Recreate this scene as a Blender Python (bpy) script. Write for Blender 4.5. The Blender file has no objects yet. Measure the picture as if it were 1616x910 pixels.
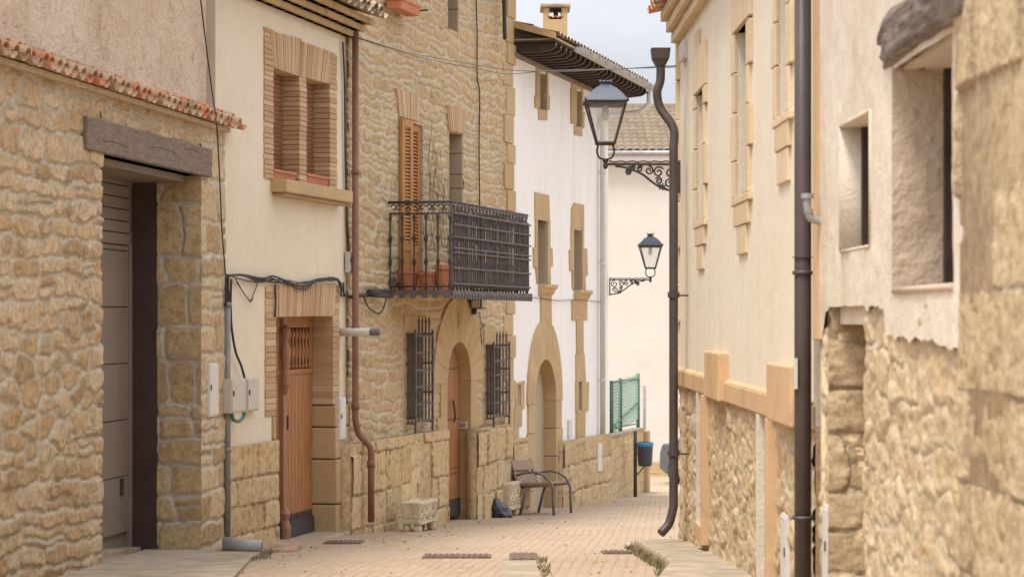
import bpy, math, random
import numpy as np
from mathutils import Vector
random.seed(7)
rs = np.random.RandomState(11)
R = math.radians
scene = bpy.context.scene
col = scene.collection

# ------------------------------------------------------------------ camera, light, exposure
F = 3400.0            # focal length in photo pixels
EYE = 1.65
HOR = 505.0           # horizon row of the photograph
cam_d = bpy.data.cameras.new('camera'); cam = bpy.data.objects.new('camera', cam_d); col.objects.link(cam)
cam.location = (0, 0, EYE); cam.rotation_euler = (R(90), 0, 0)
cam_d.sensor_width = 36; cam_d.sensor_fit = 'HORIZONTAL'; cam_d.lens = 36 * F / 1616
cam_d.shift_y = (HOR - 455) / 1616
cam_d.clip_start = 0.1; cam_d.clip_end = 2000
cam_d.dof.use_dof = True; cam_d.dof.focus_distance = 23; cam_d.dof.aperture_fstop = 4.0
scene.camera = cam

SUN_EL, SUN_AZ = R(64), R(215)      # azimuth clockwise from +Y
w = bpy.data.worlds.new('World'); scene.world = w; w.use_nodes = True
nt = w.node_tree; nt.nodes.clear()
sky = nt.nodes.new('ShaderNodeTexSky'); sky.sky_type = 'NISHITA'; sky.sun_disc = False
sky.sun_elevation = SUN_EL; sky.sun_rotation = SUN_AZ
sky.dust_density = 3.0; sky.air_density = 1.0
mixn = nt.nodes.new('ShaderNodeMix'); mixn.data_type = 'RGBA'; mixn.inputs[0].default_value = 0.82
tc = nt.nodes.new('ShaderNodeTexCoord'); mp = nt.nodes.new('ShaderNodeMapping'); mp.inputs['Scale'].default_value = (3, 3, 9)
cn = nt.nodes.new('ShaderNodeTexNoise'); cn.inputs['Scale'].default_value = 2.2; cn.inputs['Detail'].default_value = 6
cr = nt.nodes.new('ShaderNodeValToRGB')
cr.color_ramp.elements[0].position = 0.3; cr.color_ramp.elements[0].color = (7.0, 7.3, 7.9, 1)
cr.color_ramp.elements[1].position = 0.7; cr.color_ramp.elements[1].color = (8.6, 8.7, 9.1, 1)
nt.links.new(tc.outputs['Generated'], mp.inputs[0]); nt.links.new(mp.outputs[0], cn.inputs['Vector'])
nt.links.new(cn.outputs['Fac'], cr.inputs[0])
nt.links.new(sky.outputs[0], mixn.inputs[6]); nt.links.new(cr.outputs[0], mixn.inputs[7])
sep = nt.nodes.new('ShaderNodeSeparateXYZ'); nt.links.new(tc.outputs['Generated'], sep.inputs[0])
mr = nt.nodes.new('ShaderNodeMapRange'); mr.inputs[1].default_value = 0.05; mr.inputs[2].default_value = 0.75; mr.inputs[3].default_value = 0.58; mr.inputs[4].default_value = 1.6
nt.links.new(sep.outputs['Z'], mr.inputs[0])
vm = nt.nodes.new('ShaderNodeVectorMath'); vm.operation = 'SCALE'
nt.links.new(mixn.outputs[2], vm.inputs[0]); nt.links.new(mr.outputs[0], vm.inputs['Scale'])
bg = nt.nodes.new('ShaderNodeBackground'); bg.inputs[1].default_value = 0.11
out = nt.nodes.new('ShaderNodeOutputWorld')
nt.links.new(vm.outputs[0], bg.inputs[0]); nt.links.new(bg.outputs[0], out.inputs[0])
sl = bpy.data.lights.new('sun', 'SUN'); so = bpy.data.objects.new('sun', sl); col.objects.link(so)
sl.energy = 2.5; sl.angle = R(16); sl.color = (1.0, 0.95, 0.88)
sd_ = Vector((math.sin(SUN_AZ) * math.cos(SUN_EL), math.cos(SUN_AZ) * math.cos(SUN_EL), math.sin(SUN_EL)))
so.rotation_euler = sd_.to_track_quat('Z', 'Y').to_euler()
scene.view_settings.view_transform = 'Standard'; scene.view_settings.look = 'None'
scene.view_settings.gamma = 1.0; scene.view_settings.exposure = 0.60

# ------------------------------------------------------------------ ground profile: the lane falls away from the viewer
GY = [-40, 10, 14, 17, 20, 24, 30, 36, 45, 54, 62, 90, 900]
GZ = [-1.65, -1.65, -1.78, -1.93, -2.12, -2.36, -2.70, -3.0, -3.55, -4.15, -4.4, -4.6, -4.6]
def zg(y): return EYE + float(np.interp(y, GY, GZ))
def P(px, py, d): return ((px - 808) / F * d, d, EYE + (HOR - py) / F * d)
def PG(px, d, dz=0): return ((px - 808) / F * d, d, zg(d) + dz)

# ------------------------------------------------------------------ wall frames
class Wall:
    def __init__(s, xv, px0, d0, side):
        s.t = (xv - 808) / F
        L = math.hypot(s.t, 1); s.e = (s.t / L, 1 / L)
        s.O = ((px0 - 808) / F * d0, d0)
        s.N = (s.e[1], -s.e[0]) if side > 0 else (-s.e[1], s.e[0])
        s.ON = s.O[0] * s.N[0] + s.O[1] * s.N[1]
    def D(s, px, n=0):
        r = ((px - 808) / F, 1.0)
        return (n + s.ON) / (r[0] * s.N[0] + r[1] * s.N[1])
    def U(s, px, n=0):
        d = s.D(px, n); x = (px - 808) / F * d
        return (x - s.O[0]) * s.e[0] + (d - s.O[1]) * s.e[1]
    def Z(s, px, py, n=0): return EYE + (HOR - py) / F * s.D(px, n)
    def pt(s, u, z, n): return (s.O[0] + s.e[0] * u + s.N[0] * n, s.O[1] + s.e[1] * u + s.N[1] * n, z)
    def pp(s, px, py, n=0): return s.pt(s.U(px, n), s.Z(px, py, n), n)
    def ptarr(s, u, z, n):
        return np.stack([s.O[0] + s.e[0] * u + s.N[0] * n, s.O[1] + s.e[1] * u + s.N[1] * n, z], -1)
    def zg(s, u, n=0): return zg(s.O[1] + s.e[1] * u + s.N[1] * n)
ident = lambda a, b, c: (a, b, c)

# ------------------------------------------------------------------ mesh builder
class MB:
    def __init__(s): s.ch = []; s.n = 0
    def add(s, V, Fs, rnd=None, sd=1.0):
        V = np.asarray(V, float).reshape(-1, 3); k = len(V)
        if rnd is None: rnd = np.tile(np.random.rand(3), (k, 1))
        else:
            rnd = np.asarray(rnd, float)
            if rnd.ndim == 1: rnd = np.tile(rnd, (k, 1))
        sdv = np.full(k, sd) if np.isscalar(sd) else np.asarray(sd, float)
        if isinstance(Fs, np.ndarray):
            loops = (Fs + s.n).reshape(-1); cnt = np.full(len(Fs), Fs.shape[1])
        else:
            loops = np.array([i + s.n for f in Fs for i in f], int); cnt = np.array([len(f) for f in Fs], int)
        s.ch.append((V, loops, cnt, rnd, sdv)); s.n += k
        return s
    def box(s, fr, a0, a1, b0, b1, c0, c1, rnd=None):
        if a0 > a1: a0, a1 = a1, a0
        if b0 > b1: b0, b1 = b1, b0
        if c0 > c1: c0, c1 = c1, c0
        V = [fr(a, b, c) for c in (c0, c1) for (a, b) in ((a0, b0), (a1, b0), (a1, b1), (a0, b1))]
        return s.add(V, [[0, 3, 2, 1], [4, 5, 6, 7], [0, 1, 5, 4], [1, 2, 6, 5], [2, 3, 7, 6], [3, 0, 4, 7]], rnd)
    def prism(s, fr, poly, c0, c1, rnd=None):
        k = len(poly)
        V = [fr(a, b, c0) for a, b in poly] + [fr(a, b, c1) for a, b in poly]
        Fs = [list(range(k))[::-1], [k + i for i in range(k)]] + [[i, (i + 1) % k, k + (i + 1) % k, k + i] for i in range(k)]
        return s.add(V, Fs, rnd)
    def tube(s, pts, r, seg=8, rnd=None, caps=True, flat=None):
        pts = [Vector(p) for p in pts]; k = len(pts)
        rr = r if isinstance(r, (list, tuple)) else [r] * k
        V = []; up = None
        for i, p in enumerate(pts):
            t = (pts[min(i + 1, k - 1)] - pts[max(i - 1, 0)]).normalized()
            if up is None: up = Vector((0, 0, 1)) if abs(t.z) < 0.9 else Vector((1, 0, 0))
            x = t.cross(up)
            if x.length < 1e-4: x = t.cross(Vector((0.3, 1, 0.2)))
            x.normalize(); y = x.cross(t).normalized(); up = y
            for j in range(seg):
                a = 2 * math.pi * j / seg
                V.append(p + x * (math.cos(a) * rr[i]) + y * (math.sin(a) * rr[i]))
        Fs = [[i * seg + j, i * seg + (j + 1) % seg, (i + 1) * seg + (j + 1) % seg, (i + 1) * seg + j] for i in range(k - 1) for j in range(seg)]
        if caps: Fs += [list(range(seg))[::-1], [(k - 1) * seg + j for j in range(seg)]]
        return s.add([tuple(v) for v in V], Fs, rnd)
    def lathe(s, fr, prof, seg=12, rnd=None, c=(0, 0), sx=1, sy=1):
        V = []; k = len(prof)
        for r_, z in prof:
            for j in range(seg):
                a = 2 * math.pi * j / seg
                V.append(fr(c[0] + math.cos(a) * r_ * sx, c[1] + math.sin(a) * r_ * sy, z))
        Fs = [[i * seg + j, i * seg + (j + 1) % seg, (i + 1) * seg + (j + 1) % seg, (i + 1) * seg + j] for i in range(k - 1) for j in range(seg)]
        Fs += [list(range(seg))[::-1], [(k - 1) * seg + j for j in range(seg)]]
        return s.add(V, Fs, rnd)
    def tile(s, p0, p1, side, r0, r1, th=0.016, up=1, seg=7, rnd=None):
        """half-pipe clay tile from p0 to p1, side = unit horizontal vector across, up=1 cover, -1 channel"""
        p0, p1, side = Vector(p0), Vector(p1), Vector(side).normalized()
        ax = (p1 - p0).normalized(); upv = side.cross(ax).normalized()
        if upv.z < 0: upv = -upv
        upv *= up; V = []
        for p, r in ((p0, r0), (p1, r1)):
            for rad in (r, r - th):
                for j in range(seg + 1):
                    a = math.pi * j / seg
                    V.append(tuple(p + side * (math.cos(a) * rad) + upv * (math.sin(a) * rad * 0.8)))
        m = seg + 1; Fs = []
        for j in range(seg):
            Fs += [[j, j + 1, 2 * m + j + 1, 2 * m + j], [m + j + 1, m + j, 3 * m + j, 3 * m + j + 1],
                   [j + 1, j, m + j, m + j + 1], [2 * m + j, 2 * m + j + 1, 3 * m + j + 1, 3 * m + j]]
        Fs += [[0, 2 * m, 3 * m, m], [seg, m + seg, 3 * m + seg, 2 * m + seg]]
        return s.add(V, Fs, rnd)
    def build(s, name, mat, parent=None, smooth=False, bevel=0.0, bseg=2, world=True):
        V = np.concatenate([c[0] for c in s.ch]); loops = np.concatenate([c[1] for c in s.ch])
        cnt = np.concatenate([c[2] for c in s.ch]); rnd = np.concatenate([c[3] for c in s.ch]); sdv = np.concatenate([c[4] for c in s.ch])
        loc = Vector((0, 0, 0))
        if parent is not None:
            q = parent
            while q.parent: q = q.parent
            if world: loc = q.location.copy(); V = V - np.array(loc)
        else:
            # origin at the base centre
            b = (V.min(0) + V.max(0)) / 2; b[2] = V[:, 2].min()
            if world: V = V - b; loc = Vector(b)
        me = bpy.data.meshes.new(name)
        me.vertices.add(len(V)); me.vertices.foreach_set('co', V.astype(np.float32).ravel())
        me.loops.add(len(loops)); me.loops.foreach_set('vertex_index', loops.astype(np.int32))
        me.polygons.add(len(cnt)); st = np.concatenate([[0], np.cumsum(cnt)[:-1]])
        me.polygons.foreach_set('loop_start', st.astype(np.int32)); me.polygons.foreach_set('loop_total', cnt.astype(np.int32))
        me.update(calc_edges=True); me.validate()
        a = me.attributes.new('rnd', 'FLOAT_COLOR', 'POINT')
        a.data.foreach_set('color', np.hstack([rnd, np.ones((len(rnd), 1))]).astype(np.float32).ravel())
        a = me.attributes.new('sd', 'FLOAT', 'POINT'); a.data.foreach_set('value', sdv.astype(np.float32))
        me.polygons.foreach_set('use_smooth', np.full(len(me.polygons), bool(smooth)))
        me.materials.append(mat)
        o = bpy.data.objects.new(name, me); col.objects.link(o)
        if parent is not None: o.parent = parent
        else: o.location = loc
        if bevel > 0:
            m = o.modifiers.new('bevel', 'BEVEL'); m.width = bevel; m.segments = bseg; m.limit_method = 'ANGLE'; m.angle_limit = R(40)
            if bseg > 1: m.harden_normals = False
        return o

def tag(o, label, cat, group=None):
    o['label'] = label; o['category'] = cat
    if group: o['group'] = group
    return o
def thing(name, loc, label, cat, group=None, rz=0.0):
    o = bpy.data.objects.new(name, None); col.objects.link(o); o.location = loc; o.rotation_euler = (0, 0, rz)
    o.empty_display_size = 0.2
    return tag(o, label, cat, group)
def struct(o): o['kind'] = 'structure'; return o

# ------------------------------------------------------------------ numpy noise and masonry layouts
def _h(i, j, s):
    x = np.sin(i * 127.1 + j * 311.7 + s * 74.7) * 43758.5453
    return x - np.floor(x)
def vn(x, y, s=0):
    i, j = np.floor(x), np.floor(y); fx, fy = x - i, y - j
    fx = fx * fx * (3 - 2 * fx); fy = fy * fy * (3 - 2 * fy)
    return (_h(i, j, s) * (1 - fx) + _h(i + 1, j, s) * fx) * (1 - fy) + (_h(i, j + 1, s) * (1 - fx) + _h(i + 1, j + 1, s) * fx) * fy
def fbm(x, y, s=0, o=4):
    t = 0; a = 0.5; n = 0
    for k in range(o): t = t + a * vn(x * 2 ** k, y * 2 ** k, s + k * 3.1); n += a; a *= 0.55
    return t / n

def courses(u, v, hr, wr, wave=0.04, rad=0.04, split=0.25, seed=1, wfreq=0.9, jit=0.02):
    r = np.random.RandomState(seed)
    v2 = v + wave * 2 * (fbm(u * wfreq, v * wfreq * 0.6, seed, 2) - 0.5) + jit * 2 * (fbm(u * 5, v * 5, seed + 5, 2) - 0.5)
    u2 = u + jit * 2.5 * 2 * (fbm(u * 4, v * 6, seed + 9, 2) - 0.5)
    lo, hi = v2.min() - 0.5, v2.max() + 0.5
    e = [lo]
    while e[-1] < hi: e.append(e[-1] + r.uniform(*hr))
    e = np.array(e); row = np.searchsorted(e, v2.ravel()) - 1
    uf = u2.ravel(); vf = v2.ravel()
    din = np.zeros(uf.size); rd = np.zeros((uf.size, 3))
    ulo, uhi = uf.min() - 1, uf.max() + 1
    for k in np.unique(row):
        m = np.where(row == k)[0]
        g = [ulo - r.uniform(0, wr[1])]
        while g[-1] < uhi: g.append(g[-1] + r.uniform(*wr))
        g = np.array(g); ix = np.searchsorted(g, uf[m]) - 1
        l, rt = g[ix], g[ix + 1]; b = np.full(ix.size, e[k]); t = np.full(ix.size, e[k + 1])
        n = len(g)
        sp = r.rand(n) < split; fr_ = r.uniform(0.35, 0.65, n); vert = r.rand(n) < 0.35
        col3 = r.rand(n, 2, 3)
        cutv = b + (t - b) * fr_[ix]; cutu = l + (rt - l) * fr_[ix]
        up = vf[m] > cutv; rgt = uf[m] > cutu
        hs = sp[ix] & ~vert[ix]; vs = sp[ix] & vert[ix]
        b2 = np.where(hs & up, cutv, b); t2 = np.where(hs & ~up, cutv, t)
        l2 = np.where(vs & rgt, cutu, l); r2 = np.where(vs & ~rgt, cutu, rt)
        sel = np.where((hs & up) | (vs & rgt), 1, 0)
        rd[m] = col3[ix, sel]
        rad_ = rad * (0.6 + 0.8 * col3[ix, sel, 2])
        hx, hy = (r2 - l2) / 2, (t2 - b2) / 2
        rad_ = np.minimum(rad_, np.minimum(hx, hy) * 0.95)
        qx = np.abs(uf[m] - (l2 + r2) / 2) - hx + rad_; qy = np.abs(vf[m] - (b2 + t2) / 2) - hy + rad_
        sdf = np.hypot(np.maximum(qx, 0), np.maximum(qy, 0)) + np.minimum(np.maximum(qx, qy), 0) - rad_
        din[m] = -sdf
    return din.reshape(u.shape), rd.reshape(u.shape + (3,))

def rubble(u, v, cw, chh, seed=1, jit=0.03):
    u2 = (u + jit * 2 * (fbm(u * 5, v * 5, seed, 3) - 0.5)) / cw; v2 = (v + jit * 2 * (fbm(u * 5, v * 5, seed + 4, 3) - 0.5)) / chh
    v2 = v2 + 0.3 * fbm(u * 0.8, v * 0.5, seed + 2, 2)
    i, j = np.floor(u2), np.floor(v2); f1 = np.full(u.shape, 9.0); f2 = f1.copy(); rd = np.zeros(u.shape + (3,))
    for a in (-2, -1, 0, 1, 2):
        for b in (-2, -1, 0, 1, 2):
            ci, cj = i + a, j + b
            x = ci + 0.5 + 0.85 * (_h(ci, cj, seed) - 0.5); y = cj + 0.5 + 0.75 * (_h(ci, cj, seed + 1.3) - 0.5)
            wgt = 0.25 * (_h(ci, cj, seed + 2.7) - 0.5)
            d = (np.abs(u2 - x) ** 2.6 + np.abs(v2 - y) ** 2.6) ** (1 / 2.6) + wgt
            nw = d < f1
            f2 = np.where(nw, f1, np.minimum(f2, d)); f1 = np.where(nw, d, f1)
            for k in range(3): rd[..., k] = np.where(nw, _h(ci, cj, seed + 5 + k * 1.7), rd[..., k])
    return (f2 - f1) * 0.5 * min(cw, chh), rd

def masonry(mb, W, u0, u1, z0, z1, holes, lay, du=0.03, dz=0.016, n0=0.0, relief=0.03, mort=0.01, bev=0.03, rough=0.012, tilt=0.015, seed=3, clip=None, zt=None):
    """displaced stone face; holes = list of (u0,u1,z0,z1) or callables(U,Z)->bool; zt = top z as function of u array"""
    us = list(np.arange(u0, u1, du)) + [u1]; zs = list(np.arange(z0, z1, dz)) + [z1]
    def snap(arr, val):
        k = int(np.argmin([abs(a - val) for a in arr]))
        if 0 < k < len(arr) - 1: arr[k] = val
    for h in holes:
        if not callable(h):
            for q in h[:2]: snap(us, q)
            for q in h[2:]: snap(zs, q)
    U, Z = np.meshgrid(np.array(us), np.array(zs), indexing='ij')
    if zt is not None:
        T = zt(U); Z = np.minimum(Z, T)
    din, rd = lay(U, Z)
    t = np.clip((din - mort * 0.3) / bev, 0, 1); t = np.sqrt(t * (2 - t))
    n = n0 + t * relief * (0.55 + 0.45 * rd[..., 1]) + tilt * (rd[..., 0] - 0.5) * t
    n = n + rough * (fbm(U * 9, Z * 14, seed, 4) - 0.5) * (0.4 + t)
    V = W.ptarr(U, Z, n).reshape(-1, 3)
    nu, nz = len(us), len(zs)
    I = np.arange(nu * nz).reshape(nu, nz)
    Q = np.stack([I[:-1, :-1], I[1:, :-1], I[1:, 1:], I[:-1, 1:]], -1)
    cu = (U[:-1, :-1] + U[1:, 1:]) / 2; cz = (Z[:-1, :-1] + Z[1:, 1:]) / 2
    keep = (Z[:-1, 1:] - Z[:-1, :-1]) > 1e-6
    for h in holes:
        if callable(h): keep &= ~h(cu, cz)
        else: keep &= ~((cu > h[0]) & (cu < h[1]) & (cz > h[2]) & (cz < h[3]))
    mb.add(V, Q[keep], rd.reshape(-1, 3), (din - mort).ravel())

def sheet(mb, W, u0, u1, z0, z1, holes, n0=0.0, th=0.3, rnd=(0.5, 0.5, 0.5), back=6.0):
    """plain wall face with rectangular holes, reveals, and a solid core behind it"""
    us = sorted(set([u0, u1] + [q for h in holes for q in h[:2] if u0 < q < u1])); zs = sorted(set([z0, z1] + [q for h in holes for q in h[2:] if z0 < q < z1]))
    inh = lambda a, b: any(h[0] < a < h[1] and h[2] < b < h[3] for h in holes)
    for i in range(len(us) - 1):
        for j in range(len(zs) - 1):
            if inh((us[i] + us[i + 1]) / 2, (zs[j] + zs[j + 1]) / 2): continue
            V = [W.pt(us[i], zs[j], n0), W.pt(us[i + 1], zs[j], n0), W.pt(us[i + 1], zs[j + 1], n0), W.pt(us[i], zs[j + 1], n0)]
            mb.add(V, [[0, 1, 2, 3]], rnd)
    for a, b, c, d in holes:
        for (p, q) in (((a, c), (b, c)), ((b, c), (b, d)), ((b, d), (a, d)), ((a, d), (a, c))):
            mb.add([W.pt(p[0], p[1], n0), W.pt(q[0], q[1], n0), W.pt(q[0], q[1], n0 - th), W.pt(p[0], p[1], n0 - th)], [[0, 1, 2, 3]], rnd)
    for (p, q) in (((u0, z0), (u0, z1)), ((u0, z1), (u1, z1)), ((u1, z1), (u1, z0))):
        mb.add([W.pt(p[0], p[1], n0), W.pt(q[0], q[1], n0), W.pt(q[0], q[1], n0 - th), W.pt(p[0], p[1], n0 - th)], [[0, 1, 2, 3]], rnd)
    if back: mb.box(W.pt, u0, u1, z0, z1, n0 - back, n0 - th, rnd)

def W_poly(W, pts, n=0.0): return [(W.U(x, n), W.Z(x, y, n)) for x, y in pts]

def tile_roof(mb, fr, a0, a1, s0, s1, pitch=0.2, row=0.36, amp=0.045, seed=1):
    """corrugated clay tile sheet; fr(a, s, h)"""
    na = int((a1 - a0) / (pitch / 8)) + 1; A = np.linspace(a0, a1, na)
    S = []; k = s0
    while k < s1: S += [k, min(k + row - 0.012, s1)]; k += row
    S = np.array(S); AA, SS = np.meshgrid(A, S, indexing='ij')
    rowi = np.floor((SS - s0 + 1e-4) / row); fracr = (SS - s0) / row - rowi
    coli = np.floor(AA / pitch)
    ph = (AA / pitch) % 1
    H = amp * np.sqrt(np.maximum(np.abs(np.sin(ph * math.pi)), 0)) + 0.03 * (1 - fracr) + 0.008 * _h(coli, rowi, seed)
    V = np.array([fr(a, s, h) for a, s, h in zip(AA.ravel(), SS.ravel(), H.ravel())])
    I = np.arange(AA.size).reshape(AA.shape)
    Q = np.stack([I[:-1, :-1], I[1:, :-1], I[1:, 1:], I[:-1, 1:]], -1).reshape(-1, 4)
    rd = np.stack([_h(coli, rowi, seed + k) for k in range(3)], -1).reshape(-1, 3)
    mb.add(V, Q, rd)

# ------------------------------------------------------------------ materials
def _nodes(name):
    m = bpy.data.materials.new(name); m.use_nodes = True; t = m.node_tree
    return m, t, t.nodes['Principled BSDF']
def L(t, a, b): t.links.new(a, b)
def ramp(t, fac, cols, pos=None):
    n = t.nodes.new('ShaderNodeValToRGB'); e = n.color_ramp.elements
    k = len(cols)
    while len(e) < k: e.new(0.5)
    for i, c in enumerate(cols):
        e[i].position = pos[i] if pos else i / (k - 1); e[i].color = (*c, 1)
    L(t, fac, n.inputs[0]); return n.outputs[0]
def noise(t, scale, detail=5, rough=0.6, vec=None, stretch=None, dist=0):
    n = t.nodes.new('ShaderNodeTexNoise'); n.inputs['Scale'].default_value = scale
    n.inputs['Detail'].default_value = detail; n.inputs['Roughness'].default_value = rough; n.inputs['Distortion'].default_value = dist
    c = t.nodes.new('ShaderNodeTexCoord')
    if stretch:
        mpn = t.nodes.new('ShaderNodeMapping'); mpn.inputs['Scale'].default_value = stretch
        L(t, c.outputs['Object'], mpn.inputs[0]); L(t, mpn.outputs[0], n.inputs['Vector'])
    else: L(t, c.outputs['Object'], n.inputs['Vector'])
    return n.outputs['Fac']
def math_(t, op, a, b, clamp=False):
    n = t.nodes.new('ShaderNodeMath'); n.operation = op; n.use_clamp = clamp
    for i, q in enumerate((a, b)):
        if isinstance(q, (int, float)): n.inputs[i].default_value = q
        else: L(t, q, n.inputs[i])
    return n.outputs[0]
def mix(t, fac, a, b, mode='MIX'):
    n = t.nodes.new('ShaderNodeMix'); n.data_type = 'RGBA'; n.blend_type = mode
    for i, q in ((0, fac), (6, a), (7, b)):
        if isinstance(q, (int, float)): n.inputs[i].default_value = q
        elif isinstance(q, tuple): n.inputs[i].default_value = (*q, 1)
        else: L(t, q, n.inputs[i])
    return n.outputs[2]
def maprange(t, v, a, b, c=0, d=1):
    n = t.nodes.new('ShaderNodeMapRange'); n.inputs[1].default_value = a; n.inputs[2].default_value = b
    n.inputs[3].default_value = c; n.inputs[4].default_value = d; L(t, v, n.inputs[0]); return n.outputs[0]
def bump(t, b, h, dist=0.01, strength=1.0, prev=None):
    n = t.nodes.new('ShaderNodeBump'); n.inputs['Distance'].default_value = dist; n.inputs['Strength'].default_value = strength
    L(t, h, n.inputs['Height'])
    if prev is not None: L(t, prev, n.inputs['Normal'])
    L(t, n.outputs[0], b.inputs['Normal']); return n.outputs[0]
def attr(t, name):
    n = t.nodes.new('ShaderNodeAttribute'); n.attribute_name = name; return n
def rndx(t):
    a = attr(t, 'rnd'); s = t.nodes.new('ShaderNodeSeparateColor'); L(t, a.outputs['Color'], s.inputs[0]); return s.outputs

def mat_masonry(name, cols, mortar, edge=0.012, var=0.35, dirt=None, bscale=22, bd=0.012):
    m, t, b = _nodes(name)
    sdn = attr(t, 'sd').outputs['Fac']; r3 = rndx(t)
    n1 = noise(t, 14, 6, 0.7); n2 = noise(t, bscale, 6, 0.65); n3 = noise(t, 1.1, 4, 0.6)
    n5 = noise(t, 45, 4, 0.7)
    s2 = math_(t, 'ADD', math_(t, 'ADD', sdn, math_(t, 'MULTIPLY', math_(t, 'SUBTRACT', n1, 0.5), 0.055)), math_(t, 'MULTIPLY', math_(t, 'SUBTRACT', n5, 0.5), 0.03))
    mask = maprange(t, s2, -edge * 0.5, edge)
    f = math_(t, 'ADD', math_(t, 'MULTIPLY', r3[0], 1 - var), math_(t, 'MULTIPLY', n2, var))
    sc = ramp(t, f, cols)
    sc = mix(t, 1.0, sc, ramp(t, n1, [(0.58, 0.54, 0.50), (1.0, 1.0, 1.0), (1.25, 1.27, 1.3)], [0.28, 0.5, 0.75]), 'MULTIPLY')
    mo = mix(t, n2, mortar, tuple(c * 0.78 for c in mortar))
    c = mix(t, mask, mo, sc)
    c = mix(t, 1.0, c, ramp(t, n5, [(0.80, 0.78, 0.75), (1.0, 1.0, 1.0), (1.12, 1.12, 1.12)], [0.3, 0.5, 0.7]), 'MULTIPLY')
    if dirt: c = mix(t, maprange(t, n3, 0.48, 0.72, 0, dirt[1]), c, dirt[0], 'MIX')
    L(t, c, b.inputs['Base Color']); b.inputs['Roughness'].default_value = 0.92; b.inputs['Specular IOR Level'].default_value = 0.2
    h = math_(t, 'ADD', math_(t, 'ADD', math_(t, 'MULTIPLY', n2, 0.6), math_(t, 'MULTIPLY', n1, 0.5)), math_(t, 'ADD', math_(t, 'MULTIPLY', n5, 0.35), math_(t, 'MULTIPLY', mask, 0.55)))
    bump(t, b, h, bd * 1.2, 0.9)
    return m
def mat_rnd(name, cols, rough=0.85, var=0.3, nscale=20, bd=0.004, bscale=None, metal=0, spec=0.3, stretch=None, stain=None, bstr=0.8):
    m, t, b = _nodes(name); r3 = rndx(t)
    n2 = noise(t, nscale, 6, 0.65, stretch=stretch)
    f = math_(t, 'ADD', math_(t, 'MULTIPLY', r3[0], 1 - var), math_(t, 'MULTIPLY', n2, var))
    c = ramp(t, f, cols)
    if stain:
        n3 = noise(t, stain[2], 5, 0.65, stretch=stain[3] if len(stain) > 3 else None)
        c = mix(t, maprange(t, n3, 0.45, 0.75, 0, stain[1]), c, stain[0])
    L(t, c, b.inputs['Base Color']); b.inputs['Roughness'].default_value = rough; b.inputs['Metallic'].default_value = metal
    b.inputs['Specular IOR Level'].default_value = spec
    if bd: bump(t, b, noise(t, bscale or nscale * 2, 5, 0.65, stretch=stretch), bd, bstr)
    return m
def mat_plain(name, c, rough=0.5, metal=0, spec=0.4, var=0.15, nscale=6, bd=0.0, stretch=None):
    m, t, b = _nodes(name); n = noise(t, nscale, 6, 0.65, stretch=stretch)
    cc = ramp(t, n, [tuple(q * (1 - var) for q in c), c, tuple(min(1, q * (1 + var)) for q in c)], [0.3, 0.5, 0.7])
    L(t, cc, b.inputs['Base Color']); b.inputs['Roughness'].default_value = rough; b.inputs['Metallic'].default_value = metal
    b.inputs['Specular IOR Level'].default_value = spec
    if bd: bump(t, b, noise(t, nscale * 3, 5, 0.65, stretch=stretch), bd, 0.8)
    return m
def mat_plaster(name, a, b_, stainc, stain=0.4, streak=0.35, fine=90, bd=0.004, big=0.9, lumps=0.012):
    m, t, b = _nodes(name)
    n1 = noise(t, 0.7, 5, 0.6); n2 = noise(t, 2.2, 6, 0.7, stretch=(1.2, 1.2, 0.22)); n3 = noise(t, fine, 3, 0.7); n4 = noise(t, 5, 5, 0.6)
    c = ramp(t, n1, [a, b_], [0.35, 0.65])
    c = mix(t, maprange(t, n2, 0.5, 0.78, 0, streak), c, stainc)
    c = mix(t, maprange(t, n4, 0.55, 0.8, 0, stain), c, stainc)
    c = mix(t, 1.0, c, ramp(t, n3, [(0.93, 0.93, 0.93), (1.05, 1.05, 1.05)], [0.3, 0.7]), 'MULTIPLY')
    L(t, c, b.inputs['Base Color']); b.inputs['Roughness'].default_value = 0.93; b.inputs['Specular IOR Level'].default_value = 0.15
    p = bump(t, b, n4, lumps, 0.7); bump(t, b, n3, bd, 0.8, p)
    return m

M = {}
M['rubble_a'] = mat_masonry('ochre_rubble', [(0.30, 0.19, 0.09), (0.46, 0.32, 0.17), (0.54, 0.39, 0.23), (0.56, 0.44, 0.29), (0.37, 0.25, 0.13), (0.49, 0.36, 0.21)], (0.62, 0.53, 0.40), dirt=((0.30, 0.22, 0.13), 0.25))
M['rubble_b'] = mat_masonry('tan_coursed_rubble', [(0.39, 0.27, 0.14), (0.48, 0.35, 0.195), (0.52, 0.385, 0.22), (0.37, 0.25, 0.125)], (0.63, 0.525, 0.375), edge=0.016, dirt=((0.36, 0.27, 0.16), 0.3))
M['rubble_c'] = mat_masonry('rough_field_stone', [(0.46, 0.32, 0.17), (0.58, 0.43, 0.25), (0.64, 0.50, 0.32), (0.48, 0.35, 0.21)], (0.64, 0.52, 0.36), edge=0.03, dirt=((0.40, 0.28, 0.16), 0.3), bd=0.013)
M['bigblock'] = mat_masonry('big_weathered_blocks', [(0.34, 0.24, 0.13), (0.46, 0.34, 0.20), (0.54, 0.42, 0.26), (0.40, 0.30, 0.19)], (0.46, 0.36, 0.24), dirt=((0.30, 0.23, 0.15), 0.6), bd=0.012)
M['rubble_g'] = mat_masonry('grey_jamb_stone', [(0.40, 0.29, 0.17), (0.50, 0.38, 0.23), (0.56, 0.43, 0.27)], (0.46, 0.37, 0.25), dirt=((0.28, 0.21, 0.14), 0.4), bd=0.012)
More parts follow.
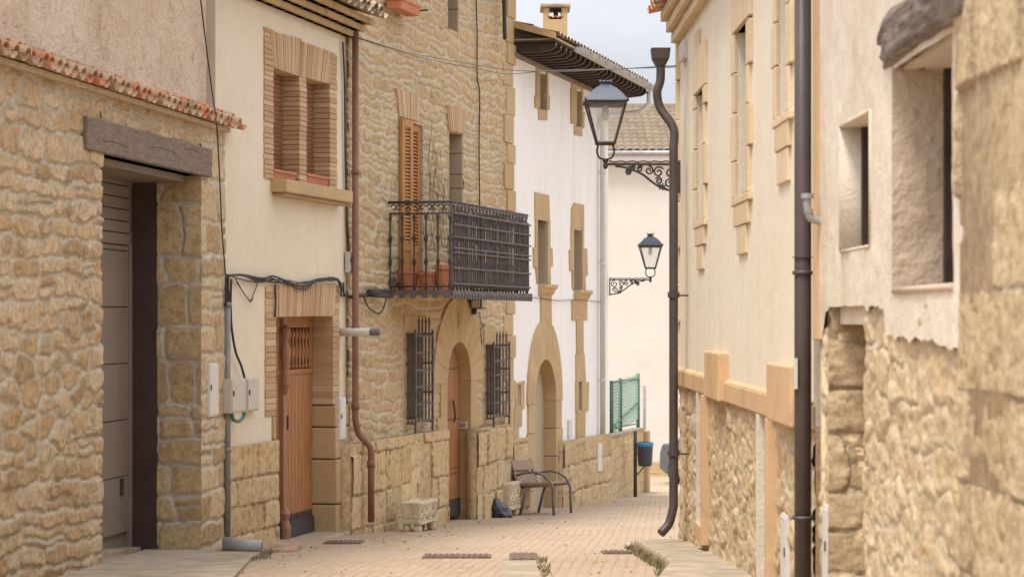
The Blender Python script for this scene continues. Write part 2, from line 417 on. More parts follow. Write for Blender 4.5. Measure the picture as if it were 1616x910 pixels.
M['jambstone'] = mat_masonry('jamb_sandstone', [(0.36, 0.25, 0.13), (0.46, 0.33, 0.18), (0.52, 0.39, 0.23), (0.40, 0.28, 0.15)], (0.56, 0.49, 0.38), edge=0.012, dirt=((0.32, 0.25, 0.17), 0.3))
M['ashlar_w'] = mat_masonry('pale_ashlar', [(0.43, 0.30, 0.15), (0.52, 0.38, 0.205), (0.57, 0.425, 0.245), (0.47, 0.33, 0.165)], (0.36, 0.28, 0.18), edge=0.008, dirt=((0.34, 0.25, 0.16), 0.3))
M['ashlar'] = mat_rnd('dressed_sandstone', [(0.41, 0.275, 0.13), (0.48, 0.34, 0.18), (0.53, 0.385, 0.215)], stain=((0.30, 0.21, 0.12), 0.5, 2.5), bd=0.008, nscale=12, var=0.5)
M['ashlar_grey'] = mat_rnd('weathered_grey_block', [(0.24, 0.18, 0.12), (0.34, 0.26, 0.17), (0.46, 0.35, 0.22)], stain=((0.16, 0.13, 0.10), 0.6, 2.0), bd=0.02, nscale=8, var=0.5)
M['reveal'] = mat_rnd('grey_tan_reveal_stone', [(0.38, 0.30, 0.20), (0.46, 0.37, 0.26)], stain=((0.28, 0.21, 0.14), 0.5, 3), bd=0.006, nscale=10, var=0.6)  # stone in a greyer tan than the dressed blocks, with random stains
M['brick'] = mat_rnd('thin_tan_brick', [(0.36, 0.20, 0.11), (0.48, 0.31, 0.175), (0.42, 0.27, 0.15), (0.57, 0.42, 0.26), (0.50, 0.33, 0.19), (0.40, 0.21, 0.115)], var=0.2, bd=0.005)
M['mortar'] = mat_plain('lime_mortar', (0.50, 0.40, 0.28), 0.95, bd=0.006, nscale=12)
M['cream'] = mat_plaster('cream_render', (0.74, 0.65, 0.51), (0.70, 0.61, 0.475), (0.56, 0.46, 0.33), stain=0.35, streak=0.45)
M['white'] = mat_plaster('white_limewash', (0.85, 0.83, 0.81), (0.81, 0.79, 0.77), (0.62, 0.57, 0.51), stain=0.3, streak=0.5)
M['farwhite'] = mat_plaster('far_white_render', (0.66, 0.62, 0.55), (0.62, 0.575, 0.51), (0.58, 0.51, 0.43), stain=0.3, streak=0.3)
M['yellow'] = mat_plaster('pale_yellow_render', (0.79, 0.71, 0.58), (0.75, 0.66, 0.52), (0.66, 0.52, 0.35), stain=0.22, streak=0.45)
M['pink'] = mat_plaster('rough_pink_render', (0.68, 0.555, 0.435), (0.57, 0.43, 0.32), (0.36, 0.24, 0.155), stain=0.9, streak=0.5, fine=16, bd=0.05, lumps=0.05)
M['weather'] = mat_plaster('weathered_render', (0.76, 0.68, 0.57), (0.68, 0.58, 0.46), (0.50, 0.36, 0.22), stain=0.5, streak=0.75, bd=0.008, lumps=0.03)
M['roughcast'] = mat_plaster('crumbling_render', (0.60, 0.48, 0.37), (0.52, 0.41, 0.31), (0.34, 0.24, 0.16), stain=0.5, streak=0.2, fine=18, bd=0.014, lumps=0.02)
M['orange'] = mat_plaster('orange_painted_band', (0.64, 0.43, 0.245), (0.58, 0.385, 0.22), (0.40, 0.29, 0.18), stain=0.8, streak=0.8, bd=0.003)
M['tile'] = mat_rnd('clay_tile', [(0.56, 0.17, 0.08), (0.62, 0.26, 0.14), (0.62, 0.40, 0.25), (0.60, 0.46, 0.31), (0.40, 0.24, 0.15), (0.66, 0.50, 0.35)], var=0.25, bd=0.006, stain=((0.30, 0.24, 0.17), 0.35, 9))
M['oldtile'] = mat_rnd('lichened_tile', [(0.22, 0.16, 0.11), (0.34, 0.26, 0.18), (0.44, 0.34, 0.23), (0.38, 0.22, 0.14)], var=0.4, bd=0.006, stain=((0.45, 0.40, 0.30), 0.5, 6))
M['pantile'] = mat_rnd('buff_pantile', [(0.16, 0.118, 0.078), (0.20, 0.15, 0.10), (0.24, 0.18, 0.12)], var=0.4, bd=0.003, stain=((0.13, 0.10, 0.07), 0.4, 1.5))
M['terracotta'] = mat_plain('terracotta', (0.50, 0.19, 0.10), 0.8, bd=0.003, nscale=14)
M['beam'] = mat_plain('aged_oak_beam', (0.215, 0.16, 0.125), 0.85, bd=0.012, nscale=5, stretch=(9, 1, 9), var=0.35)
M['greywood'] = mat_plain('grey_weathered_timber', (0.24, 0.20, 0.17), 0.9, bd=0.03, nscale=4, stretch=(8, 1.2, 8), var=0.6)
M['garage'] = mat_plain('brown_garage_panel', (0.235, 0.19, 0.155), 0.55, var=0.1, nscale=3)
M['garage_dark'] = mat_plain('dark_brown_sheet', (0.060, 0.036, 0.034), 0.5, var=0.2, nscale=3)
M['door'] = mat_plain('varnished_door_wood', (0.33, 0.145, 0.055), 0.55, bd=0.002, nscale=3, stretch=(14, 14, 1.0), var=0.4)
M['shutter'] = mat_plain('orange_varnished_shutter', (0.42, 0.19, 0.055), 0.5, bd=0.002, nscale=4, stretch=(12, 12, 1.0), var=0.35)
M['blind'] = mat_plain('brown_roller_slats', (0.30, 0.15, 0.085), 0.6, var=0.2, nscale=5)
M['darkwood'] = mat_plain('dark_rafter_wood', (0.055, 0.035, 0.025), 0.8, var=0.4, nscale=8)
M['iron'] = mat_plain('wrought_iron', (0.065, 0.055, 0.055), 0.6, metal=0.3, var=0.3, nscale=15)
M['screen'] = mat_plain('weathered_iron_bars', (0.115, 0.098, 0.098), 0.7, metal=0.1, var=0.35, nscale=12)
M['lampblue'] = mat_plain('blue_grey_lamp_paint', (0.085, 0.10, 0.125), 0.45, var=0.12, nscale=8)
M['galv'] = mat_plain('galvanised_metal', (0.36, 0.36, 0.355), 0.45, metal=0.5, var=0.25, nscale=9)
M['greypipe'] = mat_plain('grey_conduit', (0.23, 0.225, 0.21), 0.5, var=0.25, nscale=7)
M['pvc'] = mat_plain('grey_pvc', (0.36, 0.36, 0.36), 0.4, var=0.1)
M['redpipe'] = mat_plain('red_brown_downpipe', (0.225, 0.105, 0.07), 0.5, var=0.2, nscale=4)
M['darkpipe'] = mat_plain('dark_brown_downpipe', (0.072, 0.055, 0.05), 0.45, var=0.2, nscale=5)
M['whitepaint'] = mat_plain('white_plastic', (0.62, 0.59, 0.54), 0.45, var=0.06)
M['box'] = mat_plain('beige_meter_box', (0.52, 0.47, 0.40), 0.5, var=0.08)
M['cable'] = mat_plain('black_cable', (0.035, 0.033, 0.033), 0.6, var=0.3, nscale=20)
M['wire'] = mat_plain('grey_wire', (0.12, 0.115, 0.11), 0.6)
M['concrete'] = mat_plain('worn_concrete', (0.36, 0.29, 0.205), 0.9, bd=0.004, nscale=4, var=0.3)
M['carved'] = mat_plain('carved_pale_stone', (0.60, 0.50, 0.35), 0.9, bd=0.004, nscale=9, var=0.3)
M['bag'] = mat_plain('black_plastic_bag', (0.022, 0.022, 0.028), 0.3, spec=0.6, nscale=10)
M['rust'] = mat_plain('rusty_iron_lid', (0.17, 0.11, 0.085), 0.75, bd=0.003, nscale=20, var=0.4)
M['benchwood'] = mat_plain('brown_bench_slats', (0.27, 0.175, 0.11), 0.6, stretch=(1, 8, 8), nscale=4, var=0.3)
M['benchmetal'] = mat_plain('grey_bench_frame', (0.17, 0.15, 0.145), 0.45, metal=0.3)
M['green'] = mat_plain('green_fence_paint', (0.06, 0.17, 0.12), 0.5)
M['greenmesh'] = mat_plain('pale_green_mesh', (0.25, 0.38, 0.31), 0.6)
M['bin'] = mat_plain('charcoal_bin', (0.055, 0.06, 0.07), 0.5)
M['blue'] = mat_plain('blue_bin_liner', (0.05, 0.26, 0.46), 0.4)
M['carpaint'] = mat_plain('grey_car_paint', (0.12, 0.13, 0.14), 0.25, metal=0.4, spec=0.6, var=0.03)
M['rubber'] = mat_plain('black_rubber', (0.02, 0.02, 0.02), 0.8)
M['glass_dark'] = mat_plain('dark_window_glass', (0.03, 0.032, 0.035), 0.1, spec=0.7)
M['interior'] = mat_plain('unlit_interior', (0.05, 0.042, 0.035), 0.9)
M['weed'] = mat_plain('dusty_weeds', (0.22, 0.19, 0.10), 0.8, var=0.5, nscale=20)
M['terracotta2'] = mat_plain('reddish_slab', (0.38, 0.24, 0.16), 0.9, bd=0.006, nscale=8, var=0.3)
M['leaf'] = mat_plain('green_leaves', (0.10, 0.14, 0.04), 0.7, var=0.5, nscale=30)
M['dry'] = mat_plain('dry_twigs', (0.27, 0.20, 0.13), 0.9, var=0.4, nscale=30)
def glassmat():
    m, t, b = _nodes('lamp_glass')
    tr = t.nodes.new('ShaderNodeBsdfTransparent'); mx = t.nodes.new('ShaderNodeMixShader'); mx.inputs[0].default_value = 0.22
    b.inputs['Base Color'].default_value = (0.8, 0.8, 0.8, 1); b.inputs['Roughness'].default_value = 0.15
    o = t.nodes['Material Output']; L(t, tr.outputs[0], mx.inputs[1]); L(t, b.outputs[0], mx.inputs[2]); L(t, mx.outputs[0], o.inputs[0])
    return m
M['glass'] = glassmat()
def paving():
    m, t, b = _nodes('brick_paving')
    c = t.nodes.new('ShaderNodeTexCoord'); mpn = t.nodes.new('ShaderNodeMapping'); mpn.inputs['Rotation'].default_value = (0, 0, R(94))
    L(t, c.outputs['Object'], mpn.inputs[0])
    nz = t.nodes.new('ShaderNodeTexNoise'); nz.inputs['Scale'].default_value = 1.5; L(t, mpn.outputs[0], nz.inputs['Vector'])
    va = t.nodes.new('ShaderNodeVectorMath'); va.operation = 'MULTIPLY_ADD'; L(t, nz.outputs['Color'], va.inputs[0]); va.inputs[1].default_value = (0.08, 0.08, 0); L(t, mpn.outputs[0], va.inputs[2])
    br = t.nodes.new('ShaderNodeTexBrick'); L(t, va.outputs[0], br.inputs['Vector'])
    br.inputs['Scale'].default_value = 1.0; br.inputs['Brick Width'].default_value = 0.24; br.inputs['Row Height'].default_value = 0.085
    br.inputs['Mortar Size'].default_value = 0.008; br.inputs['Mortar Smooth'].default_value = 0.4; br.inputs['Bias'].default_value = 0.0
    br.inputs['Color1'].default_value = (0.43, 0.315, 0.215, 1); br.inputs['Color2'].default_value = (0.35, 0.25, 0.17, 1); br.inputs['Mortar'].default_value = (0.27, 0.20, 0.13, 1)
    n1 = noise(t, 0.5, 6, 0.7); n2 = noise(t, 7, 6, 0.75); n3 = noise(t, 1.4, 6, 0.75)
    cc = mix(t, maprange(t, n1, 0.34, 0.6, 0.1, 0.8), br.outputs['Color'], (0.44, 0.335, 0.235))
    cc = mix(t, maprange(t, n2, 0.56, 0.78, 0, 0.6), cc, (0.22, 0.16, 0.10))
    cc = mix(t, maprange(t, n3, 0.54, 0.74, 0, 0.45), cc, (0.32, 0.24, 0.16))
    L(t, cc, b.inputs['Base Color']); b.inputs['Roughness'].default_value = 0.9; b.inputs['Specular IOR Level'].default_value = 0.2
    h = math_(t, 'SUBTRACT', math_(t, 'MULTIPLY', n2, 0.5), math_(t,'MULTIPLY',br.outputs['Fac'],0.5)); bump(t, b, h, 0.008, 0.8)
    return m
M['paving'] = paving()

# ------------------------------------------------------------------ ground
mb = MB()
xs = [-900, -200, -60, -20, -10, -6, -3, 0, 3, 6, 10, 20, 60, 200, 900]
ys = sorted(set(list(range(-40, 100, 1)) + [120, 200, 400, 900]))
V = [(x, y, zg(y)) for x in xs for y in ys]; k = len(ys)
mb.add(V, [[i * k + j, (i + 1) * k + j, (i + 1) * k + j + 1, i * k + j + 1] for i in range(len(xs) - 1) for j in range(k - 1)])
struct(mb.build('ground', M['paving'], world=False))
def drape(mb, poly_rows, dz, th=0.03):
    """poly_rows: list of (Y, x_left, x_right)"""
    V = []; 
    for y, a, b in poly_rows: V += [(a, y, zg(y) + dz), (b, y, zg(y) + dz), (a, y, zg(y) + dz - th), (b, y, zg(y) + dz - th)]
    Fs = []; n = len(poly_rows)
    for i in range(n - 1):
        q = 4 * i; Fs += [[q, q + 1, q + 5, q + 4], [q, q + 4, q + 6, q + 2], [q + 1, q + 3, q + 7, q + 5]]
    Fs += [[0, 2, 3, 1], [4 * n - 4, 4 * n - 3, 4 * n - 1, 4 * n - 2]]
    mb.add(V, Fs)
def rows(pts, y0, y1, step=0.5):
    """pts: (Y, xl, xr) control points, resampled"""
    ys = np.unique(np.concatenate([np.arange(y0, y1, step), [y1], [p[0] for p in pts]])); Y = [p[0] for p in pts]
    return [(y, float(np.interp(y, Y, [p[1] for p in pts])), float(np.interp(y, Y, [p[2] for p in pts]))) for y in ys]
# ------------------------------------------------------------------ building helpers
def soldier(mb, W, tl, tr, br, bl, count, n0, n1, gap=0.10, n=0.0):
    c = [(W.U(x, n), W.Z(x, y, n)) for x, y in (tl, tr, br, bl)]
    lerp = lambda a, b, t: (a[0] + (b[0] - a[0]) * t, a[1] + (b[1] - a[1]) * t)
    for i in range(count):
        a = (i + gap / 2) / count; b = (i + 1 - gap / 2) / count
        j = random.uniform(-0.008, 0.008)
        mb.prism(W.pt, [lerp(c[3], c[2], a), lerp(c[3], c[2], b), lerp(c[0], c[1], b), lerp(c[0], c[1], a)], n0, n1 + j * 0.6)
def bricks(mb, W, u0, u1, z0, z1, n0, n1, h=0.052, gap=0.006, jit=0.012, side=1):
    z = z0
    while z < z1 - 0.015:
        t = min(z + h * random.uniform(0.85, 1.15), z1)
        j = random.uniform(0, jit)
        mb.box(W.pt, u0 - (j if side < 0 else 0), u1 + (j if side > 0 else 0), z, t - gap, n0, n1 + random.uniform(-0.004, 0.004))
        z = t
def blocks(mb, W, u0, u1, z0, z1, rh, bw, n0, n1, gap=0.012, seed=1, zt=None):
    r = random.Random(seed); z = z0
    while z < z1 - 0.02:
        t = min(z + r.uniform(*rh), z1)
        if z1 - t < rh[0] * 0.5: t = z1
        u = u0
        while u < u1 - 0.01:
            q = min(u + r.uniform(*bw), u1)
            if u1 - q < bw[0] * 0.5: q = u1
            mb.box(W.pt, u + gap / 2, q - gap / 2, z, t - gap, n0, n1 + r.uniform(-0.012, 0.012)); u = q
        z = t
def curve(pts, k=8):
    """catmull-rom through points"""
    P_ = [Vector(p) for p in pts]; P_ = [P_[0] * 2 - P_[1]] + P_ + [P_[-1] * 2 - P_[-2]]; out_ = []
    for i in range(1, len(P_) - 2):
        a, b, c, d = P_[i - 1:i + 3]
        for j in range(k):
            t = j / k
            out_.append(0.5 * ((2 * b) + (c - a) * t + (2 * a - 5 * b + 4 * c - d) * t * t + (3 * b - a - 3 * c + d) * t ** 3))
    return out_ + [P_[-2]]
def eave_tiles(mb, W, u0, u1, zn, n_out, n_in, rise, pitch=0.21, r=0.085):
    """row of cover and channel tiles whose mouths show over the wall"""
    u = u0; e = (W.e[0], W.e[1], 0)
    while u < u1:
        j = random.uniform(-0.012, 0.012); jr = random.uniform(-0.02, 0.02)
        mb.tile(W.pt(u + j, zn + 0.055, n_out - 0.03 + jr), W.pt(u + j, zn + 0.055 + rise, n_in), e, r, r * 0.85, up=1)
        mb.tile(W.pt(u + pitch / 2, zn + 0.045, n_out + jr), W.pt(u + pitch / 2, zn + 0.045 + rise, n_in), e, r, r * 0.9, up=-1)
        if random.random() < 0.75:
            mb.tile(W.pt(u + j, zn + 0.10, n_out - 0.10 + jr), W.pt(u + j, zn + 0.11 + rise, n_in), e, r * 0.95, r * 0.8, up=1)
        u += pitch

# ================================================================== GARAGE BUILDING (left)
G = Wall(1330, 352, 20.04, +1)
gar = thing('garage_building', G.pt(0, G.zg(0), 0), 'rubble stone building with a brown garage door under a heavy timber lintel', 'building')
ug0 = -9.0; ug1 = 0.0
gl, gr_ = G.U(157.5), G.U(312)
gtop = EYE + 1.29; gcap = EYE + 1.74
mb = MB()
def lay(U, Z):
    d1, r1 = rubble(U, Z, 0.36, 0.16, seed=5, jit=0.045); d2, r2 = courses(U, Z, (0.11, 0.23), (0.22, 0.55), wave=0.05, rad=0.075, split=0.3, seed=5, wfreq=1.2, jit=0.035)
    k = (fbm(U * 0.55, Z * 0.8, 40, 2) > 0.5); return np.where(k, d1, d2), np.where(k[..., None], r1, r2)
masonry(mb, G, ug0, gl, -1.0, gcap, [], lay, relief=0.03, mort=0.013, bev=0.02, rough=0.02, seed=3)
masonry(mb, G, gl, gr_, gtop + 0.0, gcap, [], lay, relief=0.03, mort=0.013, bev=0.02, rough=0.02, seed=3)
masonry(mb, G, gr_, ug1, -1.0, gcap, [], lambda U, Z: courses(U, Z, (0.17, 0.40), (0.28, 0.8), wave=0.03, rad=0.06, split=0.25, seed=9, jit=0.03), du=0.02, relief=0.028, mort=0.022, bev=0.03, seed=4)
sheet(mb, G, ug0, ug1, -1.0, gcap, [(gl, gr_, -1.0, gtop)], n0=0.0, th=0.7)
mb.build('stone_wall', M['rubble_a'], gar, smooth=True)
# far jamb of the opening, big stones
class Perp:
    """frame on a jamb: a = depth from face inward, z, c = out of the jamb (towards smaller u)"""
    def __init__(s, W, u, sgn=-1): s.W, s.u, s.sgn = W, u, sgn
    def ptarr(s, a, z, c): return s.W.ptarr(s.u + s.sgn * c, z, -a)
J = Perp(G, gr_ - 0.001)
mb = MB()
masonry(mb, J, -0.04, 0.37, -0.6, gtop, [], lambda U, Z: courses(U, Z, (0.22, 0.5), (0.2, 0.55), wave=0.02, rad=0.06, split=0.2, seed=21, jit=0.02), du=0.015, dz=0.016, relief=0.03, mort=0.02, bev=0.03)
mb.build('jamb_stones', M['jambstone'], gar, smooth=True)
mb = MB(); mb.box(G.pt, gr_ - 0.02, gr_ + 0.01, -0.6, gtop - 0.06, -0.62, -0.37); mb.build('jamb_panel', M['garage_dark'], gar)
mb = MB(); mb.box(G.pt, gr_ - 0.07, gr_ - 0.02, -0.6, gtop - 0.05, -0.66, -0.60); mb.box(G.pt, gl, gr_, gtop - 0.06, gtop - 0.001, -0.7, -0.1)
mb.build('door_frame', M['garage'], gar, bevel=0.004)
mb = MB(); z = G.zg(gl, -0.6) + 0.04; zt_ = gtop - 0.62
while z < zt_ - 0.05:
    t = min(z + 0.5, zt_); mb.box(G.pt, gl - 0.05, gr_ - 0.07, z, t - 0.008, -0.68, -0.62); z = t
gd = mb.build('garage_door', M['garage'], gar, bevel=0.004)
mb = MB(); zq = [G.zg(gl, -0.6), G.zg(gr_, -0.6)]; mb.prism(G.pt, [(gl, zq[1] - 0.2), (gr_ - 0.02, zq[1] - 0.2), (gr_ - 0.02, zq[1] + 0.05), (gl, zq[0] + 0.05)], -0.70, -0.52); mb.build('threshold', M['concrete'], gar, bevel=0.008)
mb = MB(); mb.box(G.pt, gl, gr_ - 0.02, G.zg(gr_, -0.6), G.zg(gl, -0.6) + 0.1, -0.70, -0.66); mb.build('door_foot', M['garage'], gar)
mb = MB(); mb.box(G.pt, gr_ - 0.30, gr_ - 0.24, 0.10, 0.25, -0.62, -0.605); mb.build('handle', M['iron'], gd)
mb = MB(); z = zt_
while z < gtop - 0.02:
    t = min(z + 0.105, gtop - 0.0); mb.box(G.pt, gl - 0.05, gr_ - 0.02, z, t - 0.008, -0.66, -0.60); z = t
mb.build('roller_box', M['garage'], gar, bevel=0.004)
mb = MB()
b0, b1 = G.U(127), G.U(326)
mb.box(G.pt, b0, b1, gtop, gtop + 0.255, -0.32, 0.055)
bo = mb.build('lintel_beam', M['beam'], gar, bevel=0.012)
for k, (a, b) in enumerate(((0.35, 0.9), (1.5, 2.2), (2.4, 2.9))):
    mb = MB(); zz = gtop + 0.09 + 0.05 * k
    mb.tube(curve([G.pt(b0 + a, zz, 0.0545), G.pt(b0 + (a + b) / 2, zz + 0.012, 0.0545), G.pt(b0 + b, zz - 0.006, 0.0545)], 5), 0.0035, 5)
    mb.build('crack', M['darkwood'], bo)
mb = MB(); mb.box(G.pt, ug0, ug1 + 0.02, gcap, gcap + 0.045, -0.5, 0.07); mb.build('mortar_bed', M['mortar'], gar, bevel=0.01)
mb = MB(); eave_tiles(mb, G, ug0, ug1 + 0.08, gcap + 0.035, 0.17, -0.25, 0.10, pitch=0.17, r=0.068); mb.build('roof_tile_coping', M['tile'], gar, smooth=False)
# upper storey of rough render
mb = MB()
U_, Z_ = np.meshgrid(np.arange(ug0, -0.34, 0.05), np.arange(gcap, EYE + 3.6, 0.05), indexing='ij')
Nn = -0.06 + 0.05 * (fbm(U_ * 1.6, Z_ * 2.2, 3, 5) - 0.5)
I = np.arange(U_.size).reshape(U_.shape); Q = np.stack([I[:-1, :-1], I[1:, :-1], I[1:, 1:], I[:-1, 1:]], -1).reshape(-1, 4)
mb.add(G.ptarr(U_, Z_, Nn).reshape(-1, 3), Q, (0.5, 0.5, 0.5))
mb.box(G.pt, ug0, -0.36, gcap, EYE + 3.6, -6.0, -0.11, (0.5, 0.5, 0.5))
mb.build('upper_wall', M['pink'], gar, smooth=True)
mb = MB(); tile_roof(mb, lambda a, s, h: G.pt(a, EYE + 3.6 + s * 0.35 + h, 0.35 - s), ug0, -0.4, 0, 6.4, amp=0.05); mb.build('roof', M['oldtile'], gar)

# ================================================================== CREAM HOUSE
C = Wall(1650, 340, 19.9, +1)
uc0, uc1 = 0.0, C.U(547)
cz = lambda px, py: C.Z(px, py)
ch = thing('cream_house', C.pt(2, C.zg(2), 0), 'cream rendered house with a brick framed double window above a brown plank door', 'house')
zeav = EYE + 3.10
wl, wr = C.U(416), C.U(530); wz0, wz1 = cz(430, 283), cz(430, 46)
dl, dr = C.U(434), C.U(524); dtop = cz(434, 499.5)
dadz = cz(365, 704)
mb = MB()
hole_w = (C.U(418), C.U(528), wz0, wz1 - 0.05); hole_d = (C.U(434) - 0.1, C.U(524) + 0.1, -1.5, dtop + 0.18)
sheet(mb, C, uc0, uc1, -1.5, EYE + 3.6, [hole_w, hole_d], n0=0.0, th=0.40)
mb.build('rendered_wall', M['cream'], ch)
# dado of squared stone
mb = MB()
lay = lambda U, Z: courses(U, Z, (0.24, 0.36), (0.35, 0.8), wave=0.01, rad=0.03, split=0.1, seed=31, jit=0.015)
masonry(mb, C, C.U(352), dl - 0.0, -1.2, dadz, [], lay, du=0.02, n0=0.02, relief=0.025, mort=0.006, bev=0.03, tilt=0.02)
mb.box(C.pt, C.U(352), dl, -1.2, dadz - 0.005, 0.001, 0.022, (0.5, 0.5, 0.5))
mb.build('stone_dado', M['ashlar_w'], ch, smooth=True)
# pier stones right of the door
mb = MB(); zp = cz(505, 640)
blocks(mb, C, dr, uc1 + 0.02, -1.0, zp, (0.30, 0.5), (0.9, 1.2), -0.38, 0.05, seed=4)
mb.build('door_pier_stones', M['ashlar'], ch, bevel=0.018); mb = MB()
blocks(mb, C, dl - 0.09, dl, dadz, cz(434, 655), (0.2, 0.3), (0.2, 0.3), -0.38, 0.012, seed=5)
mb.build('door_pier_stones', M['ashlar'], ch, bevel=0.018)
mb = MB()
bricks(mb, C, C.U(418), dl, cz(434, 655), cz(434, 450), -0.39, 0.014, h=0.062, side=-1)
mb.build('brick_door_jamb', M['brick'], ch, bevel=0.004); mb = MB()
bricks(mb, C, dr, C.U(534), zp, cz(524, 447), -0.39, 0.014, h=0.062)
mb.build('brick_door_jamb', M['brick'], ch, bevel=0.004)
mb = MB(); soldier(mb, C, (434, 450), (528, 447), (524.5, 498), (433.5, 500), 34, -0.22, 0.016)
mb.build('brick_door_lintel', M['brick'], ch, bevel=0.003)
mb = MB(); mb.box(C.pt, C.U(418), C.U(534), dtop + 0.006, cz(434, 452), -0.38, 0.006)
mb.box(C.pt, C.U(418) + 0.02, dl - 0.004, cz(434, 655), cz(434, 452), -0.38, 0.004); mb.box(C.pt, dr + 0.004, C.U(534) - 0.02, zp, cz(524, 450), -0.38, 0.004)
mb.box(C.pt, C.U(418) + 0.01, C.U(529), cz(430, 104) + 0.004, wz1 - 0.02, -0.36, 0.004)
for a, b in ((418, 429.6), (471.4, 481.6), (519.4, 529)): mb.box(C.pt, C.U(a) + 0.01, C.U(b) - 0.004, wz0, cz(430, 104), -0.36, 0.003)
mb.build('brick_bedding', M['mortar'], ch)
# double window
mb = MB(); oz1 = cz(430, 104); oz0 = wz0
bricks(mb, C, C.U(416), C.U(430), oz0, wz1, -0.37, 0.014, side=-1); mb.build('brick_window_jamb', M['brick'], ch, bevel=0.003); mb = MB()
bricks(mb, C, C.U(471), C.U(482), oz0, oz1, -0.37, 0.014, jit=0.004); mb.build('brick_window_jamb', M['brick'], ch, bevel=0.003); mb = MB()
bricks(mb, C, C.U(519), C.U(530), oz0, wz1 - 0.02, -0.37, 0.014)
mb.build('brick_window_jamb', M['brick'], ch, bevel=0.003)
mb = MB(); soldier(mb, C, (424, 49), (474, 62), (471, 121), (430, 107), 30, -0.22, 0.016); mb.build('brick_window_lintel', M['brick'], ch, bevel=0.003); mb = MB()
soldier(mb, C, (475, 66), (526, 84), (519.5, 133), (472, 121), 30, -0.22, 0.016)
mb.build('brick_window_lintel', M['brick'], ch, bevel=0.003)
for a, b in ((430, 471), (482, 519)):
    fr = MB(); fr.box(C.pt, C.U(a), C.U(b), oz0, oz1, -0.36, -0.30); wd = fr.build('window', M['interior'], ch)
    mb = MB(); z = oz0 + 0.02
    while z < oz1:
        mb.prism(lambda x, y, c: C.pt(c, x, y), [(z, -0.18), (z + 0.036, -0.16), (z + 0.040, -0.18)], C.U(a) + 0.01, C.U(b) - 0.01); z += 0.045
    mb.build('roller_blind', M['blind'], wd)
mb = MB(); mb.box(C.pt, C.U(427), C.U(534), wz0 - 0.13, wz0 - 0.002, -0.30, 0.17); mb.box(C.pt, C.U(430), C.U(533), wz0 - 0.165, wz0 - 0.13, 0.0, 0.12)
mb.build('window_sill', M['ashlar'], ch, bevel=0.012)
# door
nd = -0.22
dz0 = C.Z(434, 853, nd)
um = C.U(450, nd + 0.05)
door = MB()
def planks(mb, W, u0, u1, z0, z1, n0, n1, wd=0.11):
    u = u0
    while u < u1 - 0.01:
        q = min(u + wd, u1); mb.box(W.pt, u + 0.003, q - 0.003, z0, z1, n0, n1); u = q
gz0, gz1 = dtop - 0.55, dtop - 0.11
planks(door, C, dl, dr, dz0, gz0 - 0.05, nd - 0.06, nd)
door.box(C.pt, dl, dr, gz0 - 0.05, gz0, nd - 0.06, nd + 0.012); door.box(C.pt, dl, dr, gz1, dtop + 0.02, nd - 0.06, nd + 0.012)
for q in (dl + 0.03, um - 0.09, um + 0.09, dr - 0.04): door.box(C.pt, q - 0.04, q + 0.04, gz0, gz1, nd - 0.06, nd + 0.008)
do = door.build('plank_door', M['door'], ch, bevel=0.003)
mb = MB(); mb.box(C.pt, dl, dr, gz0, gz1, nd - 0.05, nd - 0.045); mb.build('grille_back', M['interior'], do)
k = 0; u = dl + 0.11
while u < dr - 0.08:
    if abs(u - um) > 0.12: mb = MB(); mb.lathe(lambda a, b, c: C.pt(a, c, b), [(0.012, gz0), (0.026, gz0 + 0.03), (0.014, gz0 + 0.07), (0.03, gz0 + 0.18), (0.016, gz0 + 0.3), (0.03, gz0 + 0.36), (0.013, gz1)], 8, c=(u, nd - 0.015)); mb.build('baluster', M['door'], do, smooth=True)
    u += 0.105
mb = MB(); mb.box(C.pt, um - 0.035, um + 0.035, dz0, dtop - 0.02, nd + 0.001, nd + 0.045)
mb.lathe(lambda a, b, c: C.pt(a, c, b), [(0.02, gz0 - 0.25), (0.05, gz0 - 0.15), (0.04, gz0), (0.055, gz0 + 0.2), (0.03, gz0 + 0.3), (0.055, gz0 + 0.42), (0.02, gz0 + 0.47)], 10, c=(um, nd + 0.05))
mb.lathe(lambda a, b, c: C.pt(a, c, b), [(0.055, dz0), (0.06, dz0 + 0.12), (0.035, dz0 + 0.2), (0.055, dz0 + 0.27), (0.02, dz0 + 0.33)], 10, c=(um, nd + 0.05))
mb.build('door_stop_bar', M['blind'], do, smooth=False)
mb = MB(); mb.box(C.pt, dl + 0.01, dr - 0.01, dz0 - 0.02, dz0 + 0.16, nd + 0.001, nd + 0.022)
u = dl + 0.03
while u < dr - 0.06:
    mb.prism(C.pt, [(u, dz0 + 0.16), (u + 0.07, dz0 + 0.16), (u + 0.035, dz0 + 0.24)], nd + 0.001, nd + 0.018); u += 0.085
mb.build('kick_plate', M['iron'], do)
mb = MB(); mb.tube([C.pt(um + 0.13, dz0 + 1.12, nd + 0.03), C.pt(um + 0.13, dz0 + 1.27, nd + 0.03)], 0.012, 6); mb.build('handle', M['iron'], do)
mb = MB()
mb.box(C.pt, dl - 0.02, dr + 0.2, dz0 - 0.5, dz0 - 0.012, -0.35, 0.16); mb.build('doorstep', M['concrete'], ch, bevel=0.02)
